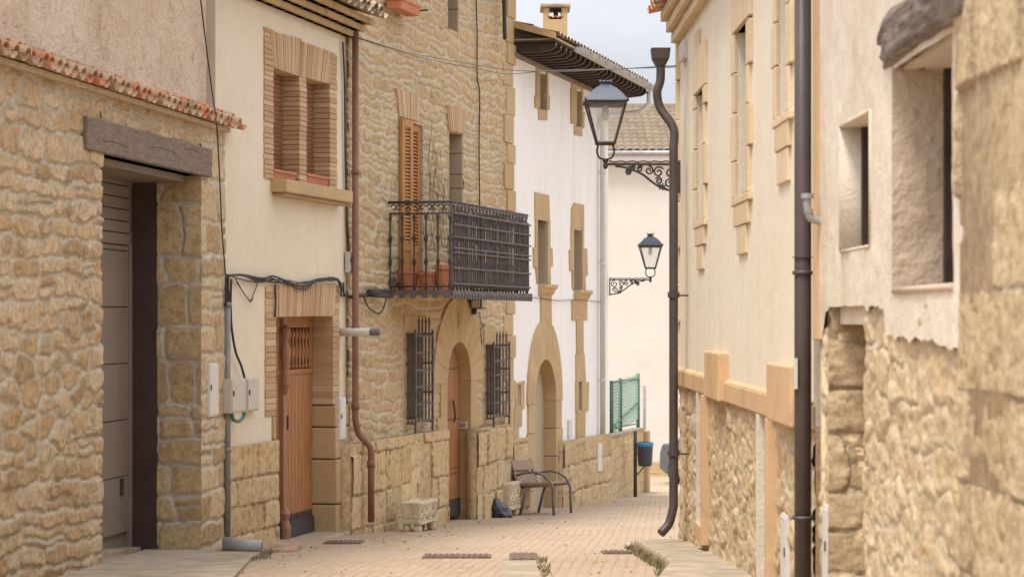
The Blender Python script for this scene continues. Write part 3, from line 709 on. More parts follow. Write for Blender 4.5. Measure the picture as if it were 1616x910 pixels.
# eave
mb = MB()
for k, (zz, nn) in enumerate(((0, 0.10), (0.075, 0.17), (0.15, 0.25))):
    u = uc0
    while u < uc1 + 0.12 + 0.03 * k:
        mb.box(C.pt, u, min(u + 0.29, uc1 + 0.12 + 0.04 * k), zeav + zz, zeav + zz + 0.066, -0.1, nn + random.uniform(-0.006, 0.006)); u += 0.297
    mb.box(C.pt, uc0, uc1 + 0.08, zeav + zz, zeav + zz + 0.074, -0.1, nn - 0.03)
mb.build('cornice', M['ashlar'], ch, bevel=0.006)
mb = MB(); eave_tiles(mb, C, uc0 + 0.1, uc1 + 0.2, zeav + 0.225, 0.40, -0.4, 0.25, pitch=0.2); mb.build('eave_tiles', M['oldtile'], ch)
mb = MB(); tile_roof(mb, lambda a, s, h: C.pt(a, EYE + 3.42 + s * 0.35 + h, 0.0 - s), uc0, uc1 + 0.1, 0, 6, amp=0.05); mb.build('roof', M['oldtile'], ch)

# ================================================================== STONE HOUSE
S = Wall(1750, 547, (1750 - 615) * 25.0 / (1750 - 547), +1)
us0, us1 = 0.0, S.U(806)
sh = thing('stone_house', S.pt(3, S.zg(3), 0), 'tall tan stone house with an iron balcony above an arched wooden door', 'house')
sz = lambda px, py: S.Z(px, py)
ztop = EYE + 5.0
ac = S.U(721.5); ar = (S.U(740) - S.U(703)) / 2; asp = sz(721, 539) - ar
w1 = (S.U(640), S.U(665), sz(640, 662), sz(640, 527)); w2 = (S.U(765), S.U(788), sz(765, 655), sz(765, 545))
bd = (S.U(627), S.U(667), EYE + 0.32, sz(627, 188)); bw = (S.U(707), S.U(729), EYE + 1.0, sz(707, 207))
tw = (S.U(705), S.U(722), sz(705, 44), EYE + 4.75)
arch_hole = lambda U, Z: ((np.abs(U - ac) < ar + 0.08) & (Z < asp)) | ((U - ac) ** 2 + (Z - asp) ** 2 < (ar + 0.08) ** 2)
grow = lambda h, g: (h[0] - g, h[1] + g, h[2] - g, h[3] + g)
mb = MB()
lay = lambda U, Z: courses(U, Z, (0.10, 0.22), (0.25, 0.75), wave=0.09, rad=0.06, split=0.35, seed=15, wfreq=0.8, jit=0.05)
hs = [w1, w2, grow(bd, 0.0), bw, tw]
masonry(mb, S, us0, us1, -1.6, ztop, hs + [arch_hole], lay, du=0.03, dz=0.016, relief=0.016, mort=0.016, bev=0.025, rough=0.02, seed=8)
sheet(mb, S, us0, us1, -1.6, ztop, hs + [(ac - ar - 0.06, ac + ar + 0.06, -1.6, asp + ar + 0.02)], n0=-0.004, th=0.45, back=6)
mb.build('stone_wall', M['rubble_b'], sh, smooth=True)
# plinths
for (p0, p1, y, nn) in ((552, 706, 694, 0.14), (751, 806, 676, 0.12)):
    a, b = S.U(p0, nn), S.U(p1, nn); zt_ = S.Z((p0 + p1) / 2, y, nn) + 0.03
    mb = MB(); masonry(mb, S, a, b, -1.7, zt_, [], lambda U, Z: courses(U, Z, (0.36, 0.5), (0.20, 0.42), wave=0.02, rad=0.03, split=0.08, seed=41, jit=0.02), du=0.018, dz=0.018, n0=nn, relief=0.03, mort=0.006, bev=0.02, tilt=0.045)
    mb.box(S.pt, a, b, -1.7, zt_, 0.0, nn + 0.006, (0.5, 0.5, 0.5)); mb.build('plinth', M['ashlar_w'], sh, smooth=True)
# arch voussoirs and jambs
mb = MB(); nv = 11; ro = ar + 0.58
for i in range(nv):
    a0, a1 = math.pi * (i + 0.012) / nv, math.pi * (i + 0.988) / nv
    q = [(ac + math.cos(a) * r, asp + math.sin(a) * r) for r, aa in ((ar, (a0, (a0 + a1) / 2, a1)), (ro, (a1, (a0 + a1) / 2, a0))) for a in aa]
    mb.prism(S.pt, q, -0.45, 0.035)
for s_ in (-1, 1):
    z = asp; k = 0
    while z > -1.6:
        h = random.uniform(0.28, 0.42); wd = 0.42 if k % 2 else 0.28
        mb.box(S.pt, ac + s_ * ar, ac + s_ * (ar + wd), z - h + 0.01, z - 0.003, -0.45, 0.032); z -= h; k += 1
mb.build('door_arch_stones', M['ashlar'], sh, bevel=0.004)
mb = MB(); mb.prism(S.pt, [(ac + math.cos(a) * r, asp + math.sin(a) * r) for r, rng in ((ar + 0.006, np.linspace(0, math.pi, 17)), (ro - 0.01, np.linspace(math.pi, 0, 17))) for a in rng], -0.4, 0.029)
for s_ in (-1, 1): mb.box(S.pt, ac + s_ * (ar + 0.006), ac + s_ * (ar + 0.27), -1.6, asp, -0.4, 0.026)
mb.build('arch_mortar', M['mortar'], sh)
mb = MB(); mb.box(S.pt, ac - 0.09, ac + 0.09, asp + ar + 0.17, asp + ar + 0.36, 0.03, 0.05); mb.box(S.pt, ac - 0.055, ac + 0.055, asp + ar + 0.2, asp + ar + 0.33, 0.05, 0.06)
mb.build('keystone_plaque', M['ashlar'], sh, bevel=0.006)
# door leaf
mb = MB(); dn = -0.12; nseg = 14
zb = S.zg(ac, dn) + 0.04
for i in range(8):
    a = ac - ar + 2 * ar * i / 8; b = ac - ar + 2 * ar * (i + 1) / 8
    zt2 = lambda q: asp + math.sqrt(max(ar ** 2 - (q - ac) ** 2, 0))
    mb.prism(S.pt, [(a + 0.003, zb), (b - 0.003, zb), (b - 0.003, zt2(b) + 0.001), ((a + b) / 2, zt2((a + b) / 2)), (a + 0.003, zt2(a) + 0.001)], dn - 0.06, dn)
dd = mb.build('arched_door', M['door'], sh, bevel=0.003)
for zz in (0.55, 0.62, 1.25, 1.9):
    for i in range(7): mb = MB(); mb.lathe(lambda a, b, c: S.pt(a, b, c), [(0.014, dn), (0.009, dn + 0.014)], 6, c=(ac - ar + 0.1 + i * 0.135, zb + zz)); mb.build('stud', M['iron'], dd)
mb = MB(); mb.box(S.pt, ac - ar + 0.02, ac + ar - 0.02, zb, zb + 0.22, dn, dn + 0.012); mb.build('kick_plate', M['iron'], dd)
mb = MB(); mb.tube([S.pt(ac + 0.12, zb + 1.5, dn + 0.03), S.pt(ac + 0.12, zb + 1.3, dn + 0.06), S.pt(ac + 0.16, zb + 1.22, dn + 0.03)], 0.014, 6); mb.build('door_knocker', M['iron'], dd)
# lintels
mb = MB(); soldier(mb, S, (622, 139), (659, 150), (657, 192), (627, 184), 17, -0.3, 0.028); mb.build('brick_lintel', M['brick'], sh, bevel=0.004); mb = MB(); soldier(mb, S, (702, 165), (732, 175), (730, 212), (706, 205), 14, -0.3, 0.028)
mb.build('brick_lintel', M['brick'], sh, bevel=0.004)
for h in (w1, w2):
    mb = MB(); mb.box(S.pt, h[0] - 0.1, h[1] + 0.12, h[3], h[3] + 0.22, -0.4, 0.03); mb.build('window_lintel', M['ashlar'], sh, bevel=0.015)
    mb = MB(); mb.box(S.pt, h[0] - 0.08, h[1] + 0.1, h[2] - 0.12, h[2], -0.4, 0.02); mb.build('window_sill', M['ashlar'], sh, bevel=0.015)
mb = MB(); mb.box(S.pt, bw[0] - 0.05, bw[1] + 0.06, bw[2] - 0.14, bw[2], -0.4, 0.05); mb.build('window_sill', M['ashlar'], sh, bevel=0.015)
for h in (w1, w2, bw, tw, bd):
  for (ra, rb) in ((h[1] - 0.022, h[1] + 0.05), (h[0] - 0.05, h[0] + 0.02)):
    mb = MB(); z = h[2]
    while z < h[3] - 0.02:
        t = min(z + random.uniform(0.18, 0.3), h[3]); mb.box(S.pt, ra, rb, z + 0.003, t - 0.006, -0.42, 0.012); z = t
    mb.build('reveal_stones', M['reveal'], sh, bevel=0.008)
for h, nn in ((w1, -0.2), (w2, -0.2), (bw, -0.25), (tw, -0.25)):
    mb = MB(); mb.box(S.pt, h[0], h[1], h[2], h[3], nn - 0.05, nn - 0.03); wd = mb.build('window', M['glass_dark'], sh)
    mb = MB(); c_ = (h[0] + h[1]) / 2
    for a in (h[0] + 0.045, c_, h[1] - 0.045): mb.box(S.pt, a - 0.03, a + 0.03, h[2], h[3], nn - 0.03, nn + 0.01)
    mb.box(S.pt, h[0], h[1], h[3] - 0.06, h[3], nn - 0.03, nn + 0.012); mb.box(S.pt, h[0], h[1], h[2], h[2] + 0.06, nn - 0.03, nn + 0.012)
    mb.build('window_frame', M['beam'], wd, bevel=0.003)
# quoins at the right edge
mb = MB(); z = -1.5; k = 0
while z < ztop:
    h = random.uniform(0.26, 0.42); mb.box(S.pt, us1 - (0.42 if k % 2 else 0.26), us1 + (0.05 if k % 2 else 0.16), z + 0.004, z + h - 0.004, -0.3, 0.03 + random.uniform(-.008, .008)); z += h; k += 1
mb.build('quoins', M['ashlar'], sh, bevel=0.008)
# grilles
def grille(h, spikes, top):
    u0, u1 = h[0] - 0.02, h[1] + 0.04; nn = 0.13; z0, z1 = h[2] - 0.04, h[3] + 0.0
    mb = MB()
    for q in (u0, u1): mb.box(S.pt, q - 0.018, q + 0.018, z0 - 0.12, z1 + 0.05, nn - 0.01, nn + 0.012)
    k = 5
    for i in range(1, k): mb.tube([S.pt(u0 + (u1 - u0) * i / k, z0 + 0.02, nn), S.pt(u0 + (u1 - u0) * i / k, z1 + (spikes if i != 1 or True else 0), nn)], [0.014, 0.012] if False else 0.012, 6)
    for zz in np.linspace(z0 + 0.02, z1 - 0.02, 6): mb.box(S.pt, u0, u1, zz - 0.012, zz + 0.012, nn - 0.008, nn + 0.008)
    for i in range(2, 6, 2):   # side bars of the cage
        for q in (u0, u1): mb.box(S.pt, q - 0.008, q + 0.008, z0, z1 + 0.02, nn * i / 6 - 0.009, nn * i / 6 + 0.009)
    for zz in np.linspace(z0, z1, 4):
        for q in (u0, u1): mb.box(S.pt, q - 0.012, q + 0.012, zz - 0.012, zz + 0.012, -0.02, nn)
    for i in range(1, k): mb.lathe(S_n, [(0.012, z1 + spikes), (0.016, z1 + spikes + 0.02), (0.001, z1 + spikes + 0.09)], 6, c=(u0 + (u1 - u0) * i / k, nn))
    mb.build('window_grille', M['screen'], sh)
S_n = lambda a, b, c: S.pt(a, c, b)
grille(w1, 0.13, 0); grille(w2, 0.11, 0)
# balcony
nb = 0.75; bu0 = S.U(615) + 0.0; bu1 = S.U(832, nb); zf = EYE + 0.34; zr = zf + 1.02
bu0 = S.U(710, nb)
mb = MB(); mb.box(S.pt, bu0 - 0.04, bu1 + 0.06, zf - 0.06, zf, -0.1, nb + 0.03); mb.build('balcony_slab', M['ashlar'], sh, bevel=0.008)
mb = MB()
mb.box(S.pt, bu0 - 0.06, bu0 - 0.042, zf - 0.045, zf + 0.005, -0.02, nb + 0.05); mb.box(S.pt, bu0 - 0.06, bu1 + 0.08, zf - 0.045, zf + 0.005, nb + 0.032, nb + 0.05)
q = 0.02
while q < nb: mb.box(S.pt, bu0 - 0.064, bu0 - 0.05, zf - 0.085, zf - 0.04, q, q + 0.07); q += 0.135
u = bu0 - 0.05
while u < bu1 + 0.05: mb.box(S.pt, u, u + 0.07, zf - 0.095, zf - 0.04, nb + 0.036, nb + 0.056); u += 0.115
mb.build('balcony_trim', M['screen'], sh)
mb = MB()
def rail_line(a, b, r): mb.tube([a, b], r, 6)
for zz, r in ((zr, 0.018), (zr - 0.13, 0.011), (zf + 0.05, 0.012)):
    rail_line(S.pt(bu0, zz, -0.02), S.pt(bu0, zz, nb), r); rail_line(S.pt(bu0, zz, nb), S.pt(bu1, zz, nb), r); rail_line(S.pt(bu1, zz, -0.02), S.pt(bu1, zz, nb), r)
prof = lambda: [(0.012, zf), (0.018, zf + 0.05), (0.011, zf + 0.12), (0.011, zf + 0.28), (0.026, zf + 0.33), (0.011, zf + 0.38), (0.011, zf + 0.55), (0.028, zf + 0.60), (0.011, zf + 0.65), (0.011, zf + 0.8), (0.024, zf + 0.85), (0.011, zf + 0.9), (0.011, zr - 0.13)]
for uu in (bu0, bu1):
    for i in range(6): mb.lathe(S_n, prof(), 8, c=(uu, 0.03 + (nb - 0.03) * i / 5))
    for i in range(5):       # scrolls under the top rail
        c0 = 0.03 + (nb - 0.03) * (i + 0.5) / 5
        for s_ in (-1, 1):
            pts = [S.pt(uu, zr - 0.13 + 0.062 + 0.05 * (1 - t / 9) * math.sin(t * 0.75 + 0.3), c0 + s_ * (0.028 + 0.042 * (1 - t / 9) * math.cos(t * 0.75 + 0.3))) for t in range(9)]
            mb.tube(pts, 0.008, 5)
u = bu0 + 0.0
k = 0
while u < bu1:
    mb.lathe(S_n, [(p_[0] * 0.9, p_[1]) for p_ in prof()], 6, c=(u, nb)); u += 0.14
br_ = mb.build('balcony_railing', M['iron'], sh, smooth=True)
mb = MB(); u = bu0 + 0.02; k = 0
while u < bu1:
    b_ = random.uniform(-0.012, 0.012)
    mb.tube([S.pt(u, zf + 0.04, nb + 0.028), S.pt(u + b_ * 0.4, zf + 0.5, nb + 0.024 + b_ * 0.4), S.pt(u + b_, zr - 0.10 + random.uniform(-0.01, 0.02), nb + 0.028)], 0.011, 5)
    u += 0.078
for zz in (0.08, 0.26, 0.44, 0.49, 0.62, 0.76, 0.89): mb.tube([S.pt(bu0, zf + zz, nb + 0.046), S.pt(bu1, zf + zz, nb + 0.046)], 0.011, 5)
u = bu0 + 0.08
while u < bu1 - 0.05:
    for s_ in (-1, 1):
        pts = [S.pt(u + s_ * (0.03 + 0.045 * (1 - t / 8) * math.cos(t * 0.8)), zr - 0.07 + 0.055 * (1 - t / 8) * math.sin(t * 0.8 + 0.5), nb + 0.03) for t in range(8)]
        mb.tube(pts, 0.012, 5)
    u += 0.15
mb.build('balcony_screen', M['screen'], br_)
# shutters
def shutter(fr, w_, h_, name='shutter'):
    mb = MB()
    mb.box(fr, 0, 0.07, 0, h_, -0.02, 0.02); mb.box(fr, w_ - 0.07, w_, 0, h_, -0.02, 0.02)
    for zz in (0, 0.5, h_ - 0.08): mb.box(fr, 0.07, w_ - 0.07, zz, zz + 0.08, -0.02, 0.02)
    mb.box(fr, 0.07, w_ - 0.07, 0.08, 0.5, -0.01, 0.01)
    z = 0.6
    while z < h_ - 0.09:
        mb.add([fr(0.07, z, 0.016), fr(w_ - 0.07, z, 0.016), fr(w_ - 0.07, z + 0.036, -0.016), fr(0.07, z + 0.036, -0.016), fr(0.07, z - 0.006, 0.016), fr(w_ - 0.07, z - 0.006, 0.016), fr(w_ - 0.07, z + 0.03, -0.016), fr(0.07, z + 0.03, -0.016)],
               [[0, 1, 2, 3], [4, 7, 6, 5], [0, 4, 5, 1]]); z += 0.042
    return mb.build(name, M['shutter'], sh)
hh = bd[3] - bd[2]; wv = (bd[1] - bd[0])
an = R(7)
shutter(lambda a, z, c: S.pt(bd[0] + 0.01 + math.cos(an) * a, bd[2] + z, 0.04 + math.sin(an) * a + c), 0.30, hh)
shutter(lambda a, z, c: S.pt(bd[1] - 0.03 - a, bd[2] + z, -0.045 + c), wv * 0.60, hh)
mb = MB(); mb.box(S.pt, bd[1] - 0.05, bd[1] - 0.021, bd[2], bd[3], -0.2, -0.02); mb.box(S.pt, bd[0], bd[1], bd[3] - 0.05, bd[3] - 0.001, -0.3, -0.06); mb.box(S.pt, bd[0] + 0.021, bd[0] + 0.045, bd[2], bd[3], -0.2, 0.01)
mb.build('shutter_frame', M['shutter'], sh, bevel=0.003)
mb = MB(); mb.box(S.pt, bd[0], bd[1], bd[2], bd[3], -0.36, -0.34); mb.build('balcony_door', M['interior'], sh)
mb = MB(); z = EYE + 1.0
while z < bw[3]: mb.box(S.pt, bw[0] + 0.02, bw[1] - 0.02, z, z + 0.036, -0.2, -0.185); z += 0.042
mb.build('roller_blind', M['blind'], sh)
mb = MB(); tile_roof(mb, lambda a, s, h: S.pt(a, ztop + s * 0.32 + h, 0.4 - s), us0 - 0.1, us1 + 0.15, 0, 6.4, amp=0.05); mb.build('roof', M['oldtile'], sh)

# ================================================================== WHITE HOUSE
Wh = Wall(1722, 808, 30.1, +1)
uw0, uw1 = 0.0, Wh.U(960)
wh = thing('white_house', Wh.pt(2, Wh.zg(2), 0), 'white rendered house with stone window surrounds and a deep dark wooden eave', 'house')
wzt = EYE + 3.86
xp = lambda pts, n=0.0: W_poly(Wh, pts, n)
def rect_hole(x0, x1, y0, y1): return (Wh.U(x0), Wh.U(x1), Wh.Z(x0, y1), Wh.Z(x0, y0))
h1 = rect_hole(847, 862.5, 347, 448); h2 = rect_hole(904, 917, 361, 458); h3 = rect_hole(850.5, 861, 113, 172); h4 = rect_hole(908.5, 916.5, 141, 200)
h5 = rect_hole(911.5, 917, 602, 648); h6 = rect_hole(815.5, 820, 607, 642)
aw = Wh.U(858.5); awr = (Wh.U(875) - Wh.U(842)) / 2; aws = Wh.Z(858, 567) - awr
mb = MB(); sheet(mb, Wh, uw0, uw1, -2.2, wzt, [h1, h2, h3, h4, h5, h6, (aw - awr - 0.05, aw + awr + 0.05, -2.2, aws + awr + 0.02)], th=0.4)
mb.build('rendered_wall', M['white'], wh)
ss = MB(); nst = 0.022
def frame_piece(pts, holes=(), n=nst, rnd=None): ss.prism(Wh.pt, xp(pts), -0.02, n, rnd)
def around(hole, L_, Rr, T, B):
    u0, u1, z0, z1 = hole
    (ss.box(Wh.pt, u0 - L_, u0, z0, z1, -0.35, nst), ss.box(Wh.pt, u1, u1 + Rr, z0, z1, -0.35, nst))
# main window 1
frame_piece([(843, 303), (865, 308), (866, 347), (843, 347)]); ss.box(Wh.pt, h1[0] - 0.03, h1[1] + 0.06, h1[3], h1[3] + 0.02, -0.35, nst + 0.002)
frame_piece([(843.5, 347), (847, 347), (847, 390), (843.5, 390)]); frame_piece([(840, 390), (847, 390), (847, 423), (841, 422)]); frame_piece([(844.5, 423), (847, 423), (847, 447), (846, 447)])
frame_piece([(862.5, 347), (866.5, 347), (866.8, 390), (862.5, 390)]); frame_piece([(862.5, 390), (870, 391), (871, 420), (862.5, 420)]); frame_piece([(862.5, 420), (867, 420), (867.5, 448), (862.5, 448)])
frame_piece([(852, 463), (868.5, 464), (869, 510), (852, 510)])
ss.build('window_surround', M['ashlar'], wh, bevel=0.006); ss = MB()
# main window 2
frame_piece([(901, 330), (905, 320), (920, 323), (920, 361), (900.5, 361)])
frame_piece([(900, 361), (904, 361), (904, 395), (900, 395)]); frame_piece([(897, 394), (904, 394), (904, 428), (898, 427)]); frame_piece([(901.5, 428), (904, 428), (904, 455), (902, 455)])
frame_piece([(917, 361), (920, 361), (920, 391), (917, 391)]); frame_piece([(917, 391), (925, 392), (926, 435), (917, 435)]); frame_piece([(917, 435), (922, 435), (923, 458), (917, 458)])
frame_piece([(901, 474), (925, 474), (925, 505), (901.5, 505)]); frame_piece([(908.5, 505), (919, 505), (919.5, 558), (909, 558)]); frame_piece([(907.5, 558), (921, 558), (923, 602), (908, 602)])
ss.build('window_surround', M['ashlar'], wh, bevel=0.006); ss = MB()
frame_piece([(907.5, 602), (911.5, 602), (911.5, 648), (907.5, 648)]); frame_piece([(917, 602), (928, 602), (927, 648), (917, 648)]); frame_piece([(908, 648), (922, 648), (922, 692), (908, 693)])
ss.build('window_surround', M['ashlar'], wh, bevel=0.006); ss = MB()
# small upper windows
frame_piece([(843, 98), (863, 106), (862.5, 113), (845.5, 111)]); frame_piece([(845, 112), (850.5, 113), (850.5, 152), (844.5, 152)]); frame_piece([(842.7, 152), (850.5, 152), (850.5, 172), (843.2, 170)])
frame_piece([(861, 113), (863, 113), (864, 150), (861, 150)]); frame_piece([(861, 150), (866, 151), (865.5, 174), (861, 174)]); frame_piece([(848.5, 172), (862, 174), (862, 190), (849, 189)])
ss.build('window_surround', M['ashlar'], wh, bevel=0.006); ss = MB()
frame_piece([(902, 125), (921, 134), (920, 142), (901, 139)]); frame_piece([(899.5, 140), (908.5, 141), (908.5, 196), (900, 195)]); frame_piece([(916.5, 141), (918.5, 141), (919, 176), (916.5, 176)]); frame_piece([(916.5, 176), (921, 177), (920.5, 203), (916.5, 203)])
frame_piece([(905, 198), (917, 201), (917.5, 215), (905.5, 213)])
ss.build('window_surround', M['ashlar'], wh, bevel=0.006); ss = MB()
frame_piece([(812, 604), (826, 600), (826, 607), (812, 607)]); frame_piece([(812, 607), (815.5, 607), (815.5, 642), (812, 642)]); frame_piece([(820, 607), (826, 607), (826, 645), (820, 645)]); frame_piece([(810, 642), (822, 642), (822, 672), (810, 672)])
frame_piece([(808, 672), (817, 672), (817, 697), (808, 697)])
ss.build('window_surround', M['ashlar'], wh, bevel=0.006); ss = MB()
# pointed arch surround of the doorway
for s_ in (-1, 1):
    inner = [(aw + s_ * awr * math.cos(a), aws + awr * math.sin(a)) for a in np.linspace(0, math.pi / 2, 9)]
    outer = []
    r2 = awr + 0.42; apex = Wh.Z(859, 505)
    for a in np.linspace(math.pi / 2, 0, 9):
        zz = aws + (apex - aws) * math.sin(a) ** 1.05; outer.append((aw + s_ * r2 * math.cos(a) ** 0.85 if a < 1.57 else aw, zz))
    k = 4
    seq = [0, 2, 4, 6, 8]
    for i in range(4):
        a, b = seq[i], seq[i + 1]
        poly = [inner[a], inner[(a + b) // 2], inner[b], outer[8 - b], outer[8 - (a + b) // 2], outer[8 - a]]
        ss.prism(Wh.pt, poly, -0.36, nst + 0.012)
    z = aws; k = 0
    while z > Wh.zg(aw) - 0.1:
        h = 0.42; wd = 0.42 if k % 2 else 0.36
        ss.box(Wh.pt, aw + s_ * awr, aw + s_ * (awr + wd), z - h + 0.008, z - 0.003, -0.36, nst + 0.01); z -= h; k += 1
ss.build('arch_surround', M['ashlar'], wh, bevel=0.006)
for (x0, x1, y0, y1) in ((850, 868, 448, 464), (906, 924, 457, 473)):
    mb = MB()
    u0, u1 = Wh.U(x0), Wh.U(x1); zt_ = Wh.Z(x0, y0)
    mb.prism(lambda n_, z_, u_: Wh.pt(u_, z_, n_), [(0, zt_), (0.12, zt_), (0.12, zt_ - 0.05), (0.09, zt_ - 0.07), (0.06, zt_ - 0.13), (0.03, zt_ - 0.16), (0, zt_ - 0.18)], u0 - 0.03, u1 + 0.02)
    mb.build('moulded_sill', M['ashlar'], wh, bevel=0.006)
for h in (h1, h2, h3, h4, h5, h6):
    for ra in (h[1] - 0.015, h[0]): mb = MB(); mb.box(Wh.pt, ra, ra + 0.015, h[2], h[3], -0.34, -0.01); mb.build('reveal_stones', M['reveal'], wh)
for h in (h1, h2, h3, h4, h5, h6):
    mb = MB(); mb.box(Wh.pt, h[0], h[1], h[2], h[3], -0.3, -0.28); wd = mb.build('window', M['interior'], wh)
mb = MB()
for i in range(6):
    a = aw - awr + 2 * awr * i / 6; b = aw - awr + 2 * awr * (i + 1) / 6; zt2 = lambda q: aws + math.sqrt(max(awr ** 2 - (q - aw) ** 2, 0))
    mb.prism(Wh.pt, [(a + .004, -2.2), (b - .004, -2.2), (b - .004, zt2(b) + .001), ((a + b) / 2, zt2((a + b) / 2)), (a + .004, zt2(a) + .001)], -0.20, -0.16)
mb.build('arched_door', M['reveal'], wh, bevel=0.004)
for (p0, p1, y, sd) in ((808, 831, 697, 3), (886, 963, 688, 6)):
    a, b = Wh.U(p0, 0.08), Wh.U(p1, 0.08)
    zA, zB = (Wh.Z(p0, 697, 0.08), Wh.Z(p1, 684 if p1 > 900 else 690, 0.08))
    zf_ = lambda U, a=a, b=b, zA=zA, zB=zB: zA + (zB - zA) * (U - a) / (b - a)
    mb = MB(); masonry(mb, Wh, a, b, -2.3, max(zA, zB) + 0.02, [], lambda U, Z: courses(U, Z, (0.34, 0.55), (0.28, 0.7), wave=0.03, rad=0.035, split=0.15, seed=50 + sd, jit=0.03), du=0.035, dz=0.02, n0=0.08, relief=0.05, mort=0.005, bev=0.04, tilt=0.04, zt=zf_)
    mb.prism(Wh.pt, [(a, -2.3), (b, -2.3), (b, zB), (a, zA)], 0.0, 0.09, (0.5, 0.5, 0.5)); mb.build('stone_dado', M['ashlar_w'], wh, smooth=True)
# eave with rafters, gutter, roof
en = 0.62; ez = EYE + 3.76
mb = MB(); u = uw0 + 0.15
while u < uw1 + 0.25:
    mb.prism(lambda n_, z_, u_: Wh.pt(u_, z_, n_), [(-0.1, ez - 0.02), (-0.1, ez + 0.14), (en - 0.02, ez + 0.11), (en - 0.02, ez + 0.05), (en - 0.10, ez + 0.0), (en - 0.3, ez - 0.02)], u - 0.045, u + 0.045); u += 0.30
mb.box(Wh.pt, uw0 + 0.02, uw1 + 0.28, ez + 0.12, ez + 0.14, -0.1, en)
mb.build('rafters', M['darkwood'], wh, bevel=0.006)
mb = MB(); u = uw0 + 0.0
while u < uw1 + 0.12:   # whitewashed channel tiles between the rafters, seen from below
    mb.tube([Wh.pt(u + 0.15 + 0.0, ez + 0.10, -0.05), Wh.pt(u + 0.15, ez + 0.085, en - 0.2), Wh.pt(u + 0.15, ez + 0.09, en - 0.02)], 0.018, 6)
    u += 0.30
mb.build('soffit_stripes', M['white'], wh)
mb = MB(); mb.box(Wh.pt, uw0 + 0.02, uw1 + 0.02, ez - 0.075, ez - 0.021, -0.05, 0.06); mb.build('wall_plate', M['greywood'], wh, bevel=0.01)
mb = MB(); seg = 10
V = []; k = 9; gu0, gu1 = uw0 + 1.05, uw1 + 0.32
for uu in (gu0, gu1):
    for rr in (0.075, 0.068):
        for j in range(k): a = math.pi + math.pi * j / (k - 1); V.append(Wh.pt(uu, ez + 0.16 + math.sin(a) * rr * 1.15, en + 0.07 + math.cos(a) * rr))
Fs = []
for j in range(k - 1): Fs += [[j, j + 1, 2 * k + j + 1, 2 * k + j], [k + j, 3 * k + j, 3 * k + j + 1, k + j + 1]]
Fs += [list(range(k)), list(range(2 * k, 3 * k))]
mb.add(V, Fs); u = gu0
while u < gu1: mb.box(Wh.pt, u, u + 0.02, ez + 0.06, ez + 0.165, en + 0.145, en + 0.155); u += 0.55
mb.build('gutter', M['galv'], wh, smooth=False)
mb = MB(); tile_roof(mb, lambda a, s, h: Wh.pt(a, ez + 0.17 + s * 0.30 + h, en + 0.03 - s), uw0 + 0.05, uw1 + 0.3, 0, 6.0, amp=0.06); mb.box(Wh.pt, uw0 + 0.05, uw1 + 0.3, ez + 0.141, ez + 0.165, 0.0, en + 0.02)
mb.build('roof', M['oldtile'], wh)
mb = MB(); mb.prism(lambda n_, z_, u_: Wh.pt(u_, z_, n_), [(en + 0.0, ez + 0.15), (en, ez + 0.24), (-5.4, ez + 2.05), (-5.4, ez + 1.9)], uw0 + 0.0, uw0 + 0.06); mb.build('verge_board', M['ashlar'], wh)
# chimney
cu = Wh.U(876, -1.6); 
mb = MB(); c0 = P(876, 60, 34); cw = 0.185
def cfr(a, b, c): return (c0[0] + a, c0[1] + b, EYE + c)
mb.box(cfr, -cw, cw, -0.3, 0.3, 3.9, 4.70)
for a in (-cw, cw - 0.09): mb.box(cfr, a, a + 0.09, -0.3, 0.3, 4.70, 4.89)
mb.box(cfr, -0.02, 0.05, 0.1, 0.3, 4.70, 4.89)
chm = mb.build('chimney', M['ashlar'], wh, bevel=0.006)
mb = MB(); mb.box(cfr, -cw - 0.05, cw + 0.05, -0.35, 0.35, 4.89, 4.94); mb.build('chimney_cap', M['concrete'], chm, bevel=0.01)
mb = MB()
for i in range(3): mb.tile(cfr(-0.08 + 0.08 * i, -0.3, 4.72), cfr(-0.08 + 0.08 * i, 0.2, 4.72), (1, 0, 0), 0.045, 0.045)
mb.build('chimney_tile', M['terracotta'], chm)

# ================================================================== FAR END: low block wall, fence, far building
Lw = Wall(0, 0, 10, +1)   # replaced just below with two measured points
def wall_two(pa, pb):
    o = Wall.__new__(Wall); (x0, y0), (x1, y1) = pa, pb; L_ = math.hypot(x1 - x0, y1 - y0)
    o.e = ((x1 - x0) / L_, (y1 - y0) / L_); o.O = (x0, y0); o.N = (o.e[1], -o.e[0]); o.ON = o.O[0] * o.N[0] + o.O[1] * o.N[1]; o.len = L_; return o
pa, pb = P(963, 0, 36.35)[:2], P(1015, 0, 42.5)[:2]
Lw = wall_two(pa, pb)
zA, zB = EYE - 185 / F * 36.35, EYE - 173 / F * 42.5
lw = thing('garden_wall', Lw.pt(Lw.len / 2, Lw.zg(Lw.len / 2), 0), 'low wall of pale stone blocks under the green mesh fence', 'wall')
mb = MB(); lay = lambda U, Z: courses(U, Z, (0.19, 0.20), (0.39, 0.40), wave=0.0, rad=0.012, split=0.0, seed=70, jit=0.002)
masonry(mb, Lw, 0, Lw.len, -2.6, max(zA, zB), [], lay, du=0.05, dz=0.02, relief=0.012, mort=0.004, bev=0.012, tilt=0.006, zt=lambda U: zA + (zB - zA) * U / Lw.len)
mb.prism(Lw.pt, [(0, -2.6), (Lw.len, -2.6), (Lw.len, zB), (0, zA)], -0.2, 0.004, (0.5, .5, .5)); mb.build('block_face', M['ashlar_w'], lw, smooth=True)
mb = MB(); mb.prism(Lw.pt, [(0, zA), (Lw.len + 0.03, zB), (Lw.len + 0.03, zB + 0.05), (0, zA + 0.05)], -0.22, 0.03); mb.build('coping', M['concrete'], lw, bevel=0.01)
